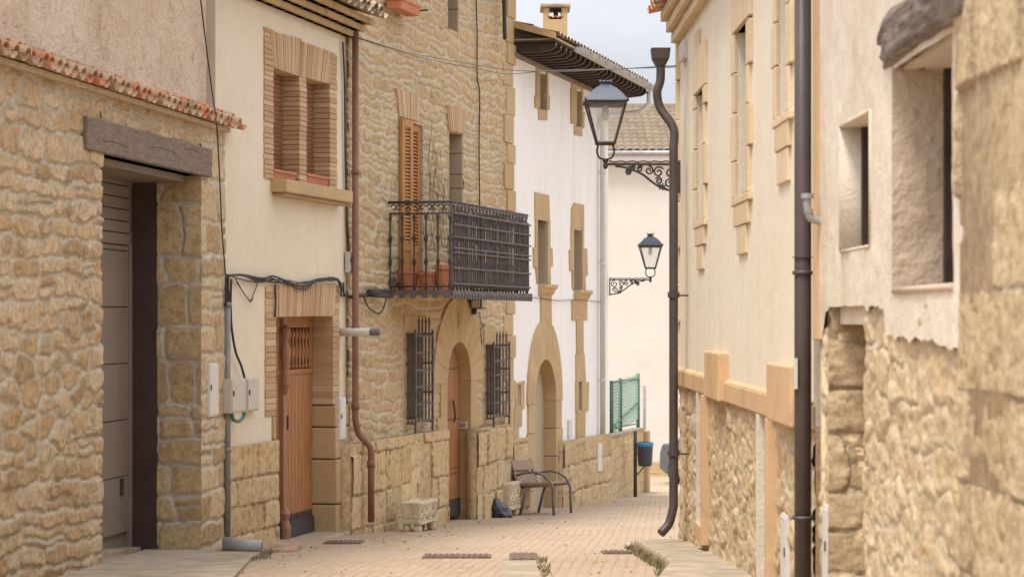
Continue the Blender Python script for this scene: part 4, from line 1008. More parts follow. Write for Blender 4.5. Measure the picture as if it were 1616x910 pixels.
mb = MB(); mb.box(Lw.pt, Lw.len + 0.04, Lw.len + 0.45, -3, zB - 0.02, -0.30, 0.10); mb.build('end_pillar', M['ashlar'], lw, bevel=0.02)
# green fence
fn = thing('mesh_fence', Lw.pt(0.2, zA, -0.1), 'green wire mesh fence with a braced gate leaf on top of the low wall', 'fence')
fz = lambda u: zA + (zB - zA) * u / Lw.len + 0.05
mb = MB(); q0, q1 = Lw.U(965, -0.1), Lw.U(1007, -0.1)
ztA = Lw.Z(966, 602, -0.1); ztB = Lw.Z(1007, 597, -0.1)
for a in (q0, Lw.U(979, -0.1), q1): mb = MB(); mb.tube([Lw.pt(a, fz(a), -0.1), Lw.pt(a, (ztA + ztB) / 2 + 0.06, -0.1)], 0.035, 8); mb.build('fence_post', M['green'], fn, smooth=True)
mb = MB(); mb.tube([Lw.pt(q0, ztA, -0.1), Lw.pt(q1, ztB, -0.1)], 0.016, 6); mb.build('fence_rail', M['green'], fn); mb = MB(); mb.tube([Lw.pt(q0, fz(q0) + 0.08, -0.1), Lw.pt(q1, fz(q1) + 0.08, -0.1)], 0.016, 6)
mb.build('fence_rail', M['green'], fn)
mb = MB(); a = Lw.U(979, -0.1); mb.tube([Lw.pt(q0 + .2, fz(q0) + 0.1, -0.1), Lw.pt(q1 - .1, (ztA + ztB) / 2 - 0.5, -0.1)], 0.022, 6); mb.build('brace', M['green'], fn)
mb = MB(); z0_ = fz(q0); H_ = ztA - z0_; W_ = q1 - q0; s_ = 0.11
k = -int(H_ / s_) - 1
while k * s_ < W_:
    for sg in (1, -1):
        a0, a1 = k * s_, k * s_ + H_
        lo, hi = max(a0, 0), min(a1, W_)
        if hi > lo:
            za, zb_ = z0_ + (lo - a0), z0_ + (hi - a0)
            if sg < 0: za, zb_ = z0_ + H_ - (lo - a0), z0_ + H_ - (hi - a0)
            mb.tube([Lw.pt(q0 + lo, za, -0.1), Lw.pt(q0 + hi, zb_, -0.1)], 0.0035, 3, caps=False)
    k += 1
mb.build('wire_mesh', M['greenmesh'], fn)
gp = MB(); c_ = P(1017, 0, 43.2); gp.tube([(c_[0], c_[1], zg(43.2)), (c_[0], c_[1], EYE - (608 - 505) / F * 43.2)], 0.03, 8)
tag(gp.build('metal_post', M['greypipe'], smooth=True), 'thin grey metal post at the far end of the low block wall', 'post')
# far white building
FD = 60.0
def ff(a, b, c): return (P(a, 0, FD)[0], FD - c, EYE + (HOR - b) / F * FD)     # a,b photo px at that distance; c towards viewer
fb = thing('far_house', (4.5, FD, zg(FD)), 'white house with a buff tiled roof closing the end of the lane', 'house')
mb = MB(); mb.box(ff, 900, 1420, 243, 800, -9, 0, (0.5, .5, .5)); mb.build('rendered_wall', M['farwhite'], fb)
mb = MB()
class FW:
    def ptarr(s, u, z, n): return np.stack([u, FD - n, z], -1)
x0, x1 = P(902, 0, FD)[0], P(1420, 0, FD)[0]; zpl = EYE - (729 - 505) / F * FD
masonry(mb, FW(), x0, x1, zg(FD) - 0.4, zpl, [], lambda U, Z: courses(U, Z, (0.2, 0.26), (0.4, 0.6), wave=0.0, rad=0.02, split=0.05, seed=77, jit=0.01), du=0.06, dz=0.03, n0=0.06, relief=0.02, mort=0.006)
mb.build('stone_plinth', M['ashlar'], fb, smooth=True)
mb = MB(); zE = EYE + (HOR - 243) / F * FD
mb.box(lambda a, b, c: (a, FD - b, c), x0 - .2, x1 + .2, -0.05, 0.28, zE - 0.20, zE - 0.02); mb.build('eave_board', M['white'], fb, bevel=0.01)
mb = MB(); mb.tube([(x0 - .2, FD - 0.36, zE + 0.0), (x1 + .2, FD - 0.36, zE + 0.0)], 0.075, 8); mb.build('gutter', M['galv'], fb, smooth=True)
mb = MB(); sl_ = 0.42; tile_roof(mb, lambda a, s, h: (a, FD - 0.38 + s, zE + 0.02 + s * sl_ + h), x0 - .2, x1 + .2, 0, 3.85, pitch=0.21, row=0.33, amp=0.065, seed=4)
rf = mb.build('roof', M['pantile'], fb)
mb = MB(); zr_ = zE + 0.02 + 3.85 * sl_; mb.tube([(x0 - .2, FD + 3.5, zr_ + 0.0), (x1 + .2, FD + 3.5, zr_)], 0.12, 10)
mb.build('ridge', M['pantile'], rf)
mb = MB(); mb.prism(lambda a, b, c: (c, a, b), [(FD - 0.3, zE), (FD + 3.5, zr_ - 0.1), (FD + 9, zE)], x0, x1, (0.5, .5, .5)); mb.build('gable_wall', M['farwhite'], fb)

# ================================================================== YELLOW HOUSE (right)
Y = Wall(780, 1072, 20.0, -1)
yE = Y.U(1284); yF = 0.0          # u grows with distance: near end is negative
yh = thing('yellow_house', Y.pt(yE / 2, Y.zg(yE / 2), 0), 'pale yellow house with an orange painted band above a rubble base', 'house')
yz = lambda px, py, n=0: Y.Z(px, py, n)
def yrect(x0, x1, z0, z1, n=0): return (min(Y.U(x0, n), Y.U(x1, n)), max(Y.U(x0, n), Y.U(x1, n)), z0, z1)
v1 = yrect(1101, 1113, yz(1101, 352), yz(1101, 150)); v2 = yrect(1163.5, 1182.5, yz(1164, 314), yz(1164, 52)); v3 = yrect(1230, 1246, yz(1231, 188), yz(1231, -150))
bz1 = EYE - 0.455; bz0 = bz1 - 0.14
s1 = yrect(1108, 1117, EYE - 1.66, bz0); s2 = yrect(1206, 1222, -1.5, bz0)
yzt = EYE + 2.6
mb = MB(); sheet(mb, Y, yE, yF, bz0 + 0.02, yzt, [v1, v2, v3], th=0.35, back=7); mb.build('rendered_wall', M['yellow'], yh)
mb = MB()
lay = lambda U, Z: rubble(U, Z, 0.34, 0.17, seed=6, jit=0.05)
masonry(mb, Y, yE, yF, -1.5, bz0 + 0.01, [s1, s2], lay, du=0.03, dz=0.014, n0=-0.01, relief=0.02, mort=0.010, bev=0.03, rough=0.03, tilt=0.015, seed=12)
sheet(mb, Y, yE, yF, -1.5, bz0 + 0.015, [s1, s2], n0=-0.012, th=0.35, back=7); mb.build('rubble_base', M['rubble_c'], yh, smooth=True)
mb = MB(); mb.box(Y.pt, yE, yF + 0.02, bz0, bz1, -0.02, 0.04)
mb.prism(lambda n_, z_, u_: Y.pt(u_, z_, n_), [(0.0, bz1), (0.04, bz1), (0.0, bz1 + 0.03)], yE, yF + 0.02)
bn = mb.build('orange_band', M['orange'], yh, bevel=0.012)
for (x0, x1, y0) in ((1108, 1129, 553), (1205, 1242, 574)):
    mb = MB(); a, b = Y.U(x0, 0.10), Y.U(x1, 0.10); mb.box(Y.pt, a, b, bz0 - 0.002, Y.Z(x1, y0 + 3, 0.10), -0.02, 0.085); mb.build('band_block', M['orange'], yh, bevel=0.014)
for s_, zb_ in ((s1, s1[2]), (s2, -1.5)):
    mb = MB(); mb.box(Y.pt, s_[0] - 0.10, s_[0] + 0.001, zb_ - (0.14 if zb_ > -1 else 0), bz0 - 0.003, -0.2, 0.06)
    if zb_ > -1: mb.box(Y.pt, s_[0], s_[1], zb_ - 0.14, zb_, -0.2, 0.06)
    mb.build('orange_surround', M['orange'], yh, bevel=0.006)
    mb = MB(); mb.box(Y.pt, s_[1] - 0.02, s_[1] + 0.06, zb_, bz0 - 0.003, -0.34, 0.045); mb.box(Y.pt, s_[0], s_[1], zb_, bz0 - 0.003, -0.36, -0.33)
    mb.build('recess_jamb', M['weather'], yh)
# stone surrounds of the windows
random.seed(21)
def yrel(px, py): return Y.Z(px, py)
def ysurround(h, ztops, name='window_surround', tail=True, lint=0.36):
    mb = MB(); c_ = (h[0] + h[1]) / 2; wd = h[1] - h[0]
    nn = 0.026
    for side in (0, 1):
        z = h[2]; k = 0
        while z < h[3] - 0.02:
            t = min(z + random.uniform(0.26, 0.36), h[3]); ext = 0.22 if k % 2 else 0.13
            if side: mb.box(Y.pt, h[1], h[1] + ext, z + 0.004, t - 0.004, -0.34, nn)
            else: mb.box(Y.pt, h[0] - ext, h[0], z + 0.004, t - 0.004, -0.34, nn)
            z = t; k += 1
    if lint: 
        mb.box(Y.pt, h[0] - 0.22, h[1] + 0.14, h[3], h[3] + lint, -0.34, nn + 0.004)
        mb.box(Y.pt, c_ + 0.02, c_ + 0.32, h[3] + lint, h[3] + lint + 0.16, -0.02, nn)
    mb.box(Y.pt, h[0] - 0.2, h[1] + 0.12, h[2] - 0.05, h[2], -0.34, nn + 0.006)
    mb.box(Y.pt, h[0] - 0.10, h[1] + 0.04, h[2] - 0.20, h[2] - 0.052, -0.02, nn)
    mb.box(Y.pt, c_ - 0.28, c_ + 0.22, h[2] - 0.40, h[2] - 0.204, -0.02, nn - 0.006)
    o = mb.build(name, M['ystone'], yh, bevel=0.007)
M['ystone'] = mat_rnd('pale_window_stone', [(0.60, 0.45, 0.27), (0.66, 0.52, 0.34), (0.70, 0.57, 0.39)], stain=((0.48, 0.34, 0.2), 0.4, 3), bd=0.006, nscale=10, var=0.5)
ysurround(v1, None); ysurround(v2, None, lint=0.4); ysurround(v3, None)
for h in (v1, v2, v3):
    mb = MB(); mb.box(Y.pt, h[1] - 0.006, h[1] + 0.01, h[2], h[3], -0.339, -0.005); mb.build('window_reveal', M['yellow'], yh)
    mb = MB(); mb.box(Y.pt, h[0], h[1], h[2], h[3], -0.33, -0.31); mb.build('window', M['glass_dark'], yh)
mb = MB(); z = bz1 + 0.0; k = 0
while z < yzt - 0.1:
    h = random.uniform(0.3, 0.45); mb.box(Y.pt, yF - (0.12 if k % 2 else 0.06), yF + 0.035, z + 0.004, min(z + h, yzt) - 0.004, -0.4, 0.035); z += h; k += 1
mb.build('corner_stones', M['ystone'], yh, bevel=0.01)
mb = MB()
for k, (zz, nn) in enumerate(((-0.03, 0.07), (0.07, 0.12), (0.17, 0.17))):
    u = yE
    while u < yF + 0.02:
        mb.box(Y.pt, u, min(u + 0.28, yF + 0.05), yzt + zz, yzt + zz + 0.09, -0.1, nn + random.uniform(-0.004, 0.004)); u += 0.288
mb.build('cornice', M['ystone'], yh, bevel=0.008)
mb = MB(); eave_tiles(mb, Y, yE, yF + 0.10, yzt + 0.27, 0.27, -0.3, 0.12, pitch=0.2, r=0.08)
mb.build('eave_tiles', M['tile'], yh)
mb = MB(); tile_roof(mb, lambda a, s, h: Y.pt(a, yzt + 0.40 + s * 0.33 + h, 0.0 - s), yE, yF + 0.1, 0, 6.5, amp=0.05); mb.build('roof', M['oldtile'], yh)

# ================================================================== WEATHERED HOUSE (nearest, right)
nE = Y.U(1293, 0.05) ; nN = Y.U(1284) - 9.5
nh = thing('weathered_house', Y.pt((nE + nN) / 2, zg(7), 0), 'weathered old house of crumbling render over rough rubble, nearest on the right', 'house')
k1 = yrect(1326, 1373, Y.Z(1326, 397, .045), Y.Z(1326, 200, .045), 0.045); k2 = yrect(1409, 1503, Y.Z(1409, 456, .045), Y.Z(1409, 110, .045), 0.045); k3 = yrect(1319, 1366, -1.5, Y.Z(1319, 484, .03), 0.02)
zb_ = EYE - 0.03
mb = MB()
U_, Z_ = np.meshgrid(np.linspace(Y.U(1550), nE, 240), np.linspace(EYE - 0.16, EYE + 2.8, 300), indexing='ij')
for arr, vals, ax in ((U_, k1[:2] + k2[:2], 0), (Z_, k1[2:] + k2[2:] + (k3[3],), 1)):
    line = arr[:, 0].copy() if ax == 0 else arr[0].copy()
    for v_ in vals: line[np.argmin(abs(line - v_))] = v_
    if ax == 0: U_ = np.repeat(line[:, None], arr.shape[1], 1)
    else: Z_ = np.repeat(line[None, :], arr.shape[0], 0)
ctl = sorted((float(Y.U(x, 0.04)), float(Y.Z(x, y, 0.04))) for x, y in ((1285, 545), (1300, 530), (1306, 492), (1318, 484), (1366, 484), (1395, 486), (1400, 530), (1430, 534), (1470, 538), (1500, 548), (1530, 548)))
ragged = np.interp(U_, [q[0] for q in ctl], [q[1] for q in ctl]) + 0.05 * (fbm(U_ * 9.0, U_ * 0, 7, 4) - 0.5)
Nn = 0.045 + 0.03 * (fbm(U_ * 2.2, Z_ * 2.2, 5, 4) - 0.5)
Zc = (Z_[:-1, :-1] + Z_[1:, 1:]) / 2; Uc = (U_[:-1, :-1] + U_[1:, 1:]) / 2
Z_ = np.maximum(Z_, ragged); keep = (Z_[:-1, 1:] - Z_[:-1, :-1]) > 1e-6
for h in (k1, k2, k3): keep &= ~((Uc > h[0]) & (Uc < h[1]) & (Zc > h[2]) & (Zc < h[3]))
I = np.arange(U_.size).reshape(U_.shape); Q = np.stack([I[:-1, :-1], I[1:, :-1], I[1:, 1:], I[:-1, 1:]], -1)
mb.add(Y.ptarr(U_, Z_, Nn).reshape(-1, 3), Q[keep], (0.5, .5, .5))
sheet(mb, Y, nN, nE, EYE - 0.02, EYE + 2.8, [(k1[0], k1[1], k1[2], k1[3]), k2], n0=0.0, th=0.45, back=7)
for h, d_ in ((k1, 0.28),):
    for a in (h[0], h[1]): mb.box(Y.pt, a - 0.006, a + 0.006, h[2], h[3], -d_, 0.05, (0.5, .5, .5))
    for z in (h[2], h[3]): mb.box(Y.pt, h[0], h[1], z - 0.006, z + 0.006, -d_, 0.05, (0.5, .5, .5))
mb.build('rendered_wall', M['weather'], nh, smooth=True)
mb = MB(); lay = lambda U, Z: rubble(U, Z, 0.30, 0.17, seed=16, jit=0.06)
masonry(mb, Y, Y.U(1550), nE + 0.10, -0.8, EYE + 0.06, [k3], lay, du=0.014, dz=0.010, n0=0.015, relief=0.018, mort=0.010, bev=0.03, rough=0.025, tilt=0.012, seed=22)
mb.box(Y.pt, nE - 0.03, nE + 0.096, -1.2, EYE - 0.03, -0.3, 0.03); mb.box(Y.pt, k3[1] - 0.004, k3[1] + 0.03, -1.2, k3[3], -0.3, 0.008)
sheet(mb, Y, nN, nE, -1.5, EYE - 0.021, [k3], n0=-0.03, th=0.5, back=7); mb.build('rubble_wall', M['rubble_c'], nh, smooth=True)
# big corner blocks, nearest
mb = MB(); masonry(mb, Y, Y.U(1512) - 3.0, Y.U(1534), -0.8, EYE + 2.8, [], lambda U, Z: courses(U, Z, (0.28, 0.42), (0.45, 1.0), wave=0.01, rad=0.03, split=0.1, seed=64, jit=0.012), du=0.012, dz=0.008, n0=0.04, relief=0.014, mort=0.004, bev=0.014, rough=0.016, tilt=0.03, seed=31)
mb.box(Y.pt, Y.U(1512) - 3.0, Y.U(1534) - 0.005, -0.8, EYE + 2.8, 0.0, 0.045, (0.5, .5, .5)); mb.build('big_stone_blocks', M['bigblock'], nh, smooth=True) if 'bigblock' in M else None
# jamb of the blocked doorway
J2 = Perp(Y, k3[1] - 0.001)
mb2 = MB(); masonry(mb2, J2, -0.06, 0.42, -0.8, k3[3], [], lambda U, Z: courses(U, Z, (0.16, 0.32), (0.3, 0.6), wave=0.02, rad=0.05, split=0.1, seed=81, jit=0.03), du=0.012, dz=0.012, relief=0.018, mort=0.006, bev=0.02, rough=0.025)
mb2.build('doorway_jamb', M['rubble_g'], nh, smooth=True) if 'rubble_g' in M else None
mb2 = MB(); mb2.box(Y.pt, k3[0], k3[1], -0.8, k3[3], -0.45, -0.40); mb2.build('doorway_infill', M['roughcast'], nh)
# windows
mb2 = MB(); mb2.box(Y.pt, k1[0], k1[1], k1[2], k1[3], -0.30, -0.27); w_ = mb2.build('window', M['glass_dark'], nh)
mb2 = MB(); mb2.box(Y.pt, k1[1] - 0.05, k1[1], k1[2], k1[3], -0.27, -0.055); mb2.box(Y.pt, k1[0], k1[0] + 0.05, k1[2], k1[3], -0.27, -0.055); mb2.box(Y.pt, k1[0] + .05, k1[1] - .05, k1[3] - 0.05, k1[3], -0.27, -0.13); mb2.box(Y.pt, k1[0] + .05, k1[1] - .05, k1[2], k1[2] + 0.04, -0.27, -0.13)
mb2.build('window_frame', M['darkwood'], w_)
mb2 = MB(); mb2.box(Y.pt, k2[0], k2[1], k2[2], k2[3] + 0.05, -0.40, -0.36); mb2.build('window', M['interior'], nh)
class PJ(Perp): pass
mb2 = MB(); J3 = Perp(Y, k2[1] + 0.0)
a_, z_ = np.meshgrid(np.linspace(-0.05, 0.27, 60), np.linspace(k2[2] - 0.01, k2[3] + 0.03, 180), indexing='ij')
cc = 0.004 + 0.004 * np.maximum(fbm(a_ * 22, z_ * 22, 4, 4) - 0.45, 0) * 3 + 0.010 * (fbm(a_ * 5, z_ * 5, 8, 3) - .5)
I = np.arange(a_.size).reshape(a_.shape); mb2.add(J3.ptarr(a_, z_, cc).reshape(-1, 3), np.stack([I[:-1, :-1], I[1:, :-1], I[1:, 1:], I[:-1, 1:]], -1).reshape(-1, 4), (0.5, .5, .5))
mb2.box(Y.pt, k2[0], k2[1], k2[2] - 0.02, k2[2] + 0.006, -0.4, 0.05, (.5, .5, .5))
mb2.build('crumbling_jamb', M['roughcast'], nh, smooth=True)
mb2 = MB(); mb2.box(Y.pt, k2[1] - 0.05, k2[1] - 0.0, k2[2], k2[3], -0.36, -0.165); mb2.build('window_frame', M['darkwood'], nh)
# timber lintel: rough hewn log with broken end
mb2 = MB(); la, lb = k2[0] - 0.30, Y.U(1382, 0.08); zc = k2[3] + 0.125
nu_, nv_ = 70, 36; V = []
for i in range(nu_):
    u = la + (lb - la) * i / (nu_ - 1); tt = (lb - u)
    s_ = min(1, 0.35 + tt * 1.9) if tt < 0.34 else 1.0
    for j in range(nv_):
        a = 2 * math.pi * j / nv_; cx, cz_ = math.cos(a), math.sin(a)
        rr = 1 / max(abs(cx) ** 1.0, abs(cz_) ** 1.0) ; rr = min(rr, 1.22)
        g = float(fbm(np.array(u * 1.2 + 3), np.array(j * 0.9), 6, 4)) - 0.5; g2 = float(fbm(np.array(u * 7.0), np.array(j * 1.7), 16, 3)) - 0.5
        k_ = rr * (1 + 0.34 * g + 0.10 * g2)
        zz = zc + 0.02 * math.sin(u * 2) + cz_ * 0.115 * k_ * (s_ if cz_ > 0 else 1)
        if cz_ < 0: zz = max(zz, k2[3] - 0.005 + 0.01 * g2)
        V.append(Y.pt(u, zz, -0.12 + cx * (0.22 if cx > 0 else 0.25) * k_ * (0.75 + 0.25 * s_)))
Fs = [[i * nv_ + j, i * nv_ + (j + 1) % nv_, (i + 1) * nv_ + (j + 1) % nv_, (i + 1) * nv_ + j] for i in range(nu_ - 1) for j in range(nv_)] + [list(range(nv_))[::-1], [(nu_ - 1) * nv_ + j for j in range(nv_)]]
mb2.add(V, Fs); mb2.build('timber_lintel', M['greywood'], nh, smooth=True)
mb2 = MB(); mb2.box(Y.pt, nE, nE + 0.24, EYE - 0.1, EYE + 2.8, 0.0, 0.05); tag_o = mb2.build('orange_strip', M['orange'], yh, bevel=0.005)
mb2 = MB(); tile_roof(mb2, lambda a, s, h: Y.pt(a, EYE + 2.8 + s * 0.33 + h, 0.4 - s), nN, nE, 0, 7, amp=0.05); mb2.build('roof', M['oldtile'], nh)

# ================================================================== STREET OBJECTS
random.seed(5)
def pipe_tube(name, pts, r, mat, label, cat='downpipe', rings=(), seg=12, group=None, ringmat=None):
    root = thing(name, tuple(pts[-1]), label, cat, group)
    mb = MB(); mb.tube(pts, r, seg); mb.build('pipe', mat, root, smooth=True)
    for (p, q) in rings:
        m2 = MB(); m2.tube([p, q], r * 1.25, seg); m2.build('bracket', ringmat or mat, root, smooth=True)
    return root
# left: red brown downpipe on the stone house corner
n_ = 0.09
def Sd(px, py, n=n_): return S.pp(px, py, n)
ux = S.U(561, n_); u2 = S.U(573, 0.24)
zk = S.Z(561, 675)
pts = [S.pt(ux, EYE + 3.15, n_), S.pt(ux, zk + 0.15, n_)] + [Vector(p) for p in curve([S.pt(ux, zk + 0.1, n_), S.pt(ux + 0.03, zk - 0.05, n_ + 0.03), S.pt(ux + 0.06, zk - 0.2, 0.24), S.pt(ux + 0.06, zk - 0.4, 0.25)], 5)] + [S.pt(ux + 0.06, S.Z(575, 826, .25), 0.25)]
pipe_tube('downpipe', pts, 0.037, M['redpipe'], 'red brown downpipe with a bend near its foot beside the stone house plinth',
          rings=[(S.pt(ux, zk + 0.22, n_), S.pt(ux, zk + 0.30, n_)), (S.pt(ux, EYE - 0.1, n_), S.pt(ux, EYE - 0.06, n_)), (S.pt(ux, EYE + 1.6, n_), S.pt(ux, EYE + 1.64, n_)), (S.pt(ux + 0.06, zk - 0.42, 0.25), S.pt(ux + 0.06, zk - 0.34, 0.25))])
# grey conduit by the garage pier
uq = C.U(359, 0.05); zt_ = C.Z(359, 480, 0.05); zb_ = C.zg(uq)
pipe_tube('conduit', [C.pt(uq, zt_, 0.05), C.pt(uq, zb_ + 0.05, 0.05)], 0.03, M['greypipe'], 'thin grey metal conduit standing against the dado between garage and cream house', 'conduit', rings=[(C.pt(uq, zt_ - 0.02, .05), C.pt(uq, zt_ + 0.02, .05)), (C.pt(uq, zb_ + 0.9, .05), C.pt(uq, zb_ + 0.94, .05))], seg=10)
# white downpipe on the white house
ua = Wh.U(953, 0.1); zt_ = ez + 0.05
pts = [Wh.pt(uw1 + 0.05, ez + 0.06, en + 0.07), Wh.pt(uw1 + 0.05, ez - 0.12, en + 0.07)] + curve([Wh.pt(uw1 + 0.05, ez - 0.15, en + 0.07), Wh.pt(uw1 + 0.0, ez - 0.28, en - 0.08), Wh.pt(uw1 - 0.1, ez - 0.33, 0.25), Wh.pt(ua, ez - 0.45, 0.08), Wh.pt(ua, ez - 0.7, 0.08)], 5) + [Wh.pt(ua, Wh.Z(953, 682), 0.08)]
pipe_tube('downpipe', pts, 0.045, M['whitepaint'], 'white downpipe running down the right edge of the white house from its gutter', rings=[(Wh.pt(ua, EYE + z, .08), Wh.pt(ua, EYE + z + .04, .08)) for z in (-1, 0.9, 2.4)])
# dark downpipes on the right
yn = 0.13; ud = Y.U(1063, yn)
ztp = EYE + 2.36
root = thing('downpipe', Y.pt(ud, Y.zg(ud), yn), 'dark downpipe with a hopper and double bend at the far corner of the yellow house', 'downpipe')
mb = MB(); zf_ = Y.zg(ud) + 0.22
pts = curve([Y.pt(ud + 0.08, ztp, 0.24), Y.pt(ud + 0.08, ztp - 0.22, 0.24), Y.pt(ud + 0.08, ztp - 0.34, 0.27), Y.pt(ud + 0.08, ztp - 0.48, 0.24), Y.pt(ud + 0.02, ztp - 0.66, yn + 0.0), Y.pt(ud, ztp - 0.85, yn)], 6) + [Y.pt(ud, EYE, yn), Y.pt(ud, zf_ + 0.25, yn)] + curve([Y.pt(ud, zf_ + 0.2, yn), Y.pt(ud - 0.02, zf_ + 0.05, yn + 0.04), Y.pt(ud - 0.06, zf_ - 0.04, yn + 0.12)], 5)
mb.tube(pts, 0.039, 12); mb.build('pipe', M['darkpipe'], root, smooth=True)
mb = MB(); a = Y.pt(ud + 0.08, 0, 0.24)
mb.add([(a[0] + sx * w_, a[1] + sy * w_, z) for z, w_ in ((ztp - 0.10, 0.045), (ztp - 0.04, 0.075), (ztp + 0.05, 0.085)) for sx, sy in ((-1, -1), (1, -1), (1, 1), (-1, 1))],
       [[i * 4 + j, i * 4 + (j + 1) % 4, i * 4 + 4 + (j + 1) % 4, i * 4 + 4 + j] for i in range(2) for j in range(4)] + [[3, 2, 1, 0], [8, 9, 10, 11]])
mb.build('hopper', M['darkpipe'], root)
for z in (EYE + 0.2, EYE - 1.2): mb = MB(); mb.tube([Y.pt(ud, z, yn), Y.pt(ud, z + 0.05, yn)], 0.052, 12); mb.tube([Y.pt(ud, z + 0.02, yn), Y.pt(ud, z + 0.02, -0.02)], 0.01, 6); mb.build('bracket', M['darkpipe'], root)
yn2 = 0.09; u5 = Y.U(1267, yn2)
pipe_tube('downpipe', [Y.pt(u5, EYE + 2.75, yn2), Y.pt(u5, EYE, yn2), Y.pt(u5, zg(11.5) + 0.02, yn2)], 0.045, M['darkpipe'], 'thick dark straight downpipe in front of the thin orange strip on the right',
          rings=[(Y.pt(u5, EYE + z, yn2), Y.pt(u5, EYE + z + 0.02, yn2)) for z in (0.24, 2.2, -1.05)] + [(Y.pt(u5, EYE + .33, yn2), Y.pt(u5, EYE + .335, yn2))], seg=20)
mb = MB(); mb.box(lambda a, b, c: (Y.pt(u5, 0, yn2)[0] + a, Y.pt(u5, 0, yn2)[1] + b, c), -0.052, -0.034, -0.048, -0.03, EYE - 0.36, EYE - 0.20)
tag(mb.build('pipe_sticker', M['whitepaint']), 'small pale strip stuck on the thick dark downpipe', 'sticker')
# galvanised elbow
e0 = Y.pp(1296, 343, 0.03); e1 = Y.pp(1276, 310, 0.22)
dz = Vector((0, 0, 1)); nv_ = Vector((Y.N[0], Y.N[1], 0)); 
zl = Y.Z(1290, 345, 0.1); ul = Y.U(1294, 0.05)
elb = thing('vent_elbow', Y.pt(ul, zl, 0.05), 'short galvanised pipe elbow turned up out of the wall next to the thick downpipe', 'pipe')
mb = MB(); mb.tube(curve([Y.pt(ul, zl, 0.0), Y.pt(ul, zl + 0.002, 0.06), Y.pt(ul, zl + 0.02, 0.10), Y.pt(ul, zl + 0.07, 0.115), Y.pt(ul, zl + 0.12, 0.115)], 5), 0.022, 12); mb.build('pipe', M['galv'], elb, smooth=True)
mb = MB(); mb.tube([Y.pt(ul, zl + 0.115, 0.115), Y.pt(ul, zl + 0.14, 0.115)], 0.033, 14); mb.build('cap', M['galv'], elb)
mb = MB(); mb.tube([Y.pt(ul, zl + 0.04, 0.107), Y.pt(ul, zl + 0.055, 0.111)], 0.026, 14); mb.build('collar', M['galv'], elb)

